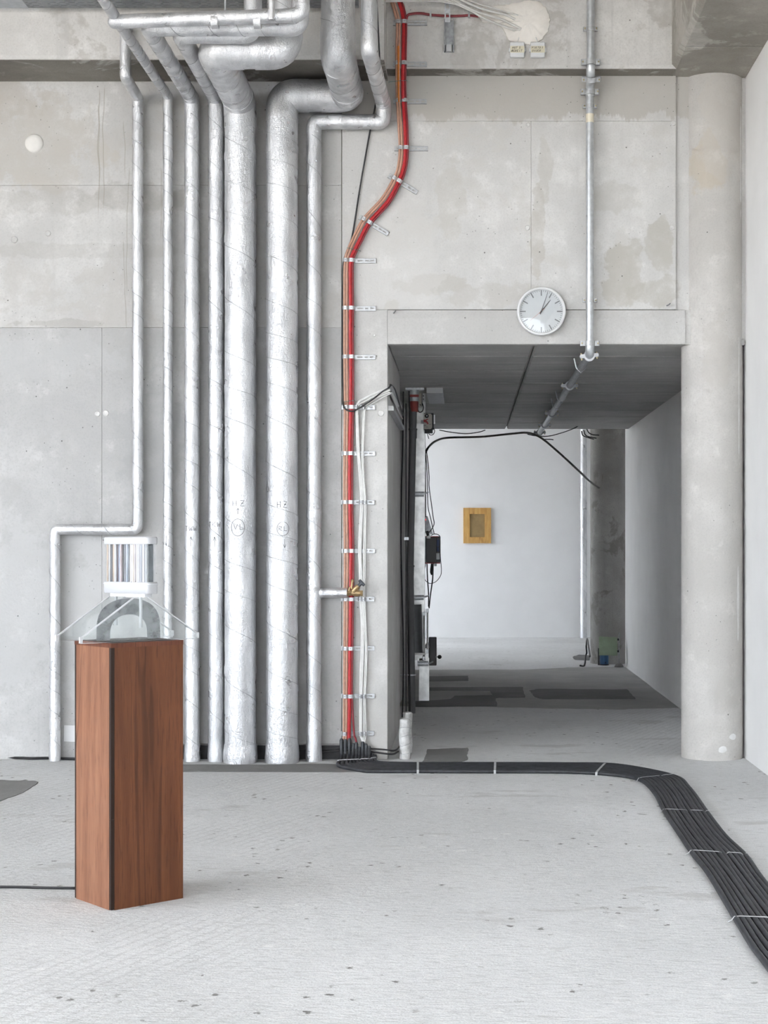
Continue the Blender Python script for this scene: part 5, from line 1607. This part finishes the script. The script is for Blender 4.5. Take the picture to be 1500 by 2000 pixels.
# black equipment box hanging beside the post, with leads
YE = 14.55
eq = empty('equipment_box', P(845,1101,YE), 'black equipment box with red ends and blue plug hanging off the post', 'box')
a, b = P(829.5,1100,YE), P(860,1048,YE)
MB().box((a.x,YE+.01,a.z),(a.x+.025,YE+.11,b.z)).build('side_panel', M_GREYMET, eq)
MB().bevel_box((P(832.5,0,YE).x,YE-.02,a.z+.004),(P(853,0,YE).x,YE+.10,b.z-.004),.004).build('body', M_BLKP, eq)
MB().box((P(853,0,YE).x,YE,a.z+.002),(b.x,YE+.09,b.z)).build('socket_panel', M_GREYPL, eq)
MB().box((P(831,0,YE).x,YE-.015,b.z-.006),(P(858,0,YE).x,YE+.1,b.z+.004)).build('end_plate', M_REDH, eq)
MB().box((P(830,0,YE).x,YE-.015,a.z-.004),(P(860,0,YE).x,YE+.1,a.z+.006)).build('end_plate', M_REDH, eq)
M_BLUE = plain('blue_plug', (.03,.055,.14), .5, 0, .1, 20)
MB().bevel_box((P(853,0,YE).x,YE-.02,P(0,1067,YE).z),(P(858,0,YE).x,YE+.01,P(0,1054,YE).z),.003).build('plug', M_BLUE, eq)
MB().bevel_box((P(853,0,YE).x,YE-.02,P(0,1077,YE).z),(P(857,0,YE).x,YE+.01,P(0,1068,YE).z),.003).build('plug', M_BLUE, eq)
MB().bevel_box((P(852,0,YE).x,YE-.03,P(0,1093,YE).z),(P(859,0,YE).x,YE+.01,P(0,1080,YE).z),.003).build('socket', M_GREYMET, eq)
MB().bevel_box((P(833,0,YE).x,YE-.05,P(0,1052,YE).z),(P(841,0,YE).x,YE-.01,P(0,1044,YE).z),.004).build('socket', M_BOXP, eq)
MB().tube([P(836,1046,YE-.05), P(835,1041,YE-.06), P(834.5,1037,YE-.06)], lambda i: (.012,.016,.012)[i], 10).build('black_plug', M_BLKP, eq, True)
MB().bevel_box((P(848,0,YE).x,YE-.02,P(0,1106,YE).z),(P(853,0,YE).x,YE+.02,P(0,1100,YE).z),.003).build('lower_plug', M_GREYMET, eq)
MB().tube([P(843,1101,YE-.02), P(842.5,1112,YE-.02), P(842,1118,YE-.02), P(843,1123,YE-.02)], lambda i: (.008,.012,.011,.006)[i], 8).build('black_plug', M_BLKP, eq, True)
# power strip above
pw = empty('power_strip', P(834,1045,YE-.03), 'grey power strip with a small red light above the black box', 'power strip')
MB().quadbox([P(829,1040,YE-.02),P(846,1044,YE-.02),P(846,1044,YE+.01),P(829,1040,YE+.01)],[P(829,1008,YE-.02),P(835,1008,YE-.02),P(835,1008,YE+.01),P(829,1008,YE+.01)]).build('body', M_STEELD, pw)
def glow(name, c, s):
    m, nt, b = new_mat(name)
    b.inputs['Base Color'].default_value = (*c,1); b.inputs['Emission Color'].default_value = (*c,1); b.inputs['Emission Strength'].default_value = s
    return m
q = P(830.5,1015,YE-.022)
MB().bevel_box((q.x-.008,q.y-.004,q.z-.006),(q.x+.008,q.y+.004,q.z+.006),.002).build('indicator', glow('red_indicator',(.8,.05,.05),.5), pw)
# leads around the box
LEADS = [
 ([(833,880),(836,905),(838,930),(838,950),(842,980),(846,1010),(848,1022),(844,1032),(838,1040)], .0045, 'outer thin black lead bowing out from the post top'),
 ([(831,880),(834,920),(835,960),(836,990),(841,1012),(845,1030),(848,1043)], .0045, 'inner thin black lead running down to the black box'),
 ([(829,850),(830,870),(830.5,900),(831,960),(831,1010)], .007, 'straight black lead hugging the post edge'),
 ([(832,1100),(828,1120),(830,1132),(838,1139),(848,1138),(857,1130),(862,1117),(860,1085),(859,1060)], .0035, 'thin looped lead hanging below the black box'),
 ([(834,1101),(835,1130),(837,1160),(837,1185)], .0065, 'thick black lead dropping from the black box, left one'),
 ([(846,1101),(845,1130),(841,1160),(838,1188)], .0065, 'thick black lead dropping from the black box, right one'),
 ([(842,1046),(848,1043),(855,1044),(859,1048),(852,1050),(845,1050)], .004, 'curled black lead on top of the black box'),
]
for px, r, lab in LEADS:
    MB().tube(spline([P(x, y, YE-.045) for x, y in px], 7), r, 6).build('black_lead', M_BLACKC, None, True, lab, 'cable', 'leads round the black box')

# sagging conduit across the passage end, and thin cables
M_HOSE = plain('grey_hose', (.085,.08,.074), .55, 0, .15, 40)
YH = 17.2
MB().tube(spline([P(831,884,16.0), P(838,872,16.3), P(852,861,16.7), P(875,855,YH), P(940,853,YH), P(1000,847,YH), P(1028,845,YH), P(1047,850,YH), P(1066,862,YH), P(1105,896,YH), P(1135,924,17.6), P(1152,940,18.1), P(1170,952,18.5)], 8), .0115, 10).build('flexible_conduit', M_HOSE, None, True, 'dark flexible conduit arching across the end of the passage', 'conduit')
for px, lab in (([(1030,848),(1045,851),(1070,852),(1095,846),(1118,838),(1130,832)], 'thin black cable sagging from the pipe end towards the far foil pipe'),
                ([(858,840),(880,844),(910,847),(935,844),(948,840)], 'thin black cable sagging under the ceiling edge'),
                ([(1064,858),(1075,858),(1081,859)], 'short thin black cable tail beside the pipe end')):
    MB().tube(spline([P(x, y, 17.6) for x, y in px], 7), .006, 6).build('black_cable', M_BLACKC, None, True, lab, 'cable')

# ------------------------------------------------------------------ far room
YF = 24.3
a, b = P(905,1061,YF), P(959,992,YF)
fr_ = empty('picture_frame', Vector(((a.x+b.x)/2, YF, a.z)), 'small pine frame round a plain brown sheet on the white end wall', 'picture')
M_PINE = wood_mat('pine_ply', srgb(214,172,104), srgb(194,146,78), srgb(160,112,54), .2, 1.2)
ia, ib = P(917.5,1049,YF), P(946.5,1004,YF)
MB().box((a.x,YF-.035,ib.z),(b.x,YF,b.z)).build('top_rail', M_PINE, fr_)
MB().box((a.x,YF-.035,a.z),(b.x,YF,ia.z)).build('bottom_rail', M_PINE, fr_)
MB().box((a.x,YF-.035,ia.z),(ia.x,YF,ib.z)).build('stile', M_PINE, fr_)
MB().box((ib.x,YF-.035,ia.z),(b.x,YF,ib.z)).build('stile', M_PINE, fr_)
MB().box((ia.x,YF-.018,ia.z),(ib.x,YF-.002,ib.z)).build('brown_sheet', plain('brown_board', srgb(150,126,86), .8, 0, .10, 12), fr_)

b_ = P(1139.5,1245,24.15)
foil_pipe([Vector((b_.x,24.15,4.25)), Vector((b_.x,24.15,0))], .052, 'far foil-wrapped riser pipe beside the shaded column', 21.0, bands=(2.9,1.2,.3), group='foil-wrapped pipes', pitch=.25)
for k, px in enumerate(([(1136,842),(1138,850),(1146,854),(1160,858)],[(1140,840),(1143,849),(1150,853),(1165,856)],[(1146,838),(1150,845),(1158,849),(1170,850)])):
    MB().tube(spline([P(x, y, 18.15) for x, y in px], 6), .007, 6).build('black_cable', M_BLACKC, None, True, ['lowest', 'middle', 'upper'][k]+' black cable bunched at the top of the shaded column', 'cable', 'cables at the shaded column')
MB().tube(spline([G(1152,1282,.3)+Vector((0,0,0)), P(1147,1248,18.6), P(1145,1262,18.6), P(1146,1275,18.6), P(1144,1281,18.6), G(1141,1300,.012), G(1132,1300,.012)], 7), .010, 8).build('black_hose', M_BLACKC, None, True, 'black hose hanging beside the foot of the shaded column', 'hose')

# green panel on a rod, blue can
gb = G(1209, 1303)
ga = empty('rod_stand', gb, 'pale green panel clipped to a thin rod in a stone foot', 'sculpture')
M_STONE = plain('grey_stone', (.16,.155,.15), .8, 0, .15, 30, .5)
MB().sphere(gb+Vector((0,0,.004)), .055, 18, 10, (1,1,.75)).build('stone_foot', M_STONE, ga, True)
MB().cyl(gb, Vector((gb.x, gb.y, P(0,1235,gb.y).z)), .007, 8).build('rod', M_STEELD, ga)
a, b = P(1170,1280,gb.y), P(1206,1243,gb.y)
M_GREEN = plain('pale_green_panel', (.27,.34,.235), .7, 0, .10, 9)
MB().prism([Vector((a.x,gb.y,a.z)), Vector((b.x,gb.y,a.z-.003)), Vector((b.x-.004,gb.y,b.z-.012)), Vector((a.x,gb.y,b.z))], (0,.008,0)).build('green_panel', M_GREEN, ga)
for py in (1249,1272):
    q = P(1207,py,gb.y)
    MB().box((q.x-.010,gb.y-.010,q.z-.012),(q.x+.012,gb.y+.012,q.z+.012)).build('clip', M_BLKP, ga)
bb = G(1180, 1299)
bc = empty('blue_can', bb, 'blue metal can on the floor behind the green panel', 'can')
M_BLUEC = plain('blue_metal', (.06,.13,.24), .35, .4, .1, 20)
zt2 = P(0,1270,bb.y).z
MB().lathe([(.053,0),(.055,.006),(.055,zt2),(.05,zt2+.004)], 28, lambda x, y, h: Vector((bb.x+x, bb.y+y, h))).build('body', M_BLUEC, bc, True)
MB().lathe([(.058,.0),(.058,.012)], 28, lambda x, y, h: Vector((bb.x+x, bb.y+y, h))).build('base_ring', M_BLKP, bc, True)
MB().box((bb.x-.075,bb.y-.01,.0),(bb.x-.058,bb.y+.05,P(0,1266,bb.y).z)).build('side_bracket', M_BLKP, bc)
MB().sphere(bb+Vector((.012,-.056,.035)), .006, 8, 6).build('button', M_BLKP, bc, True)
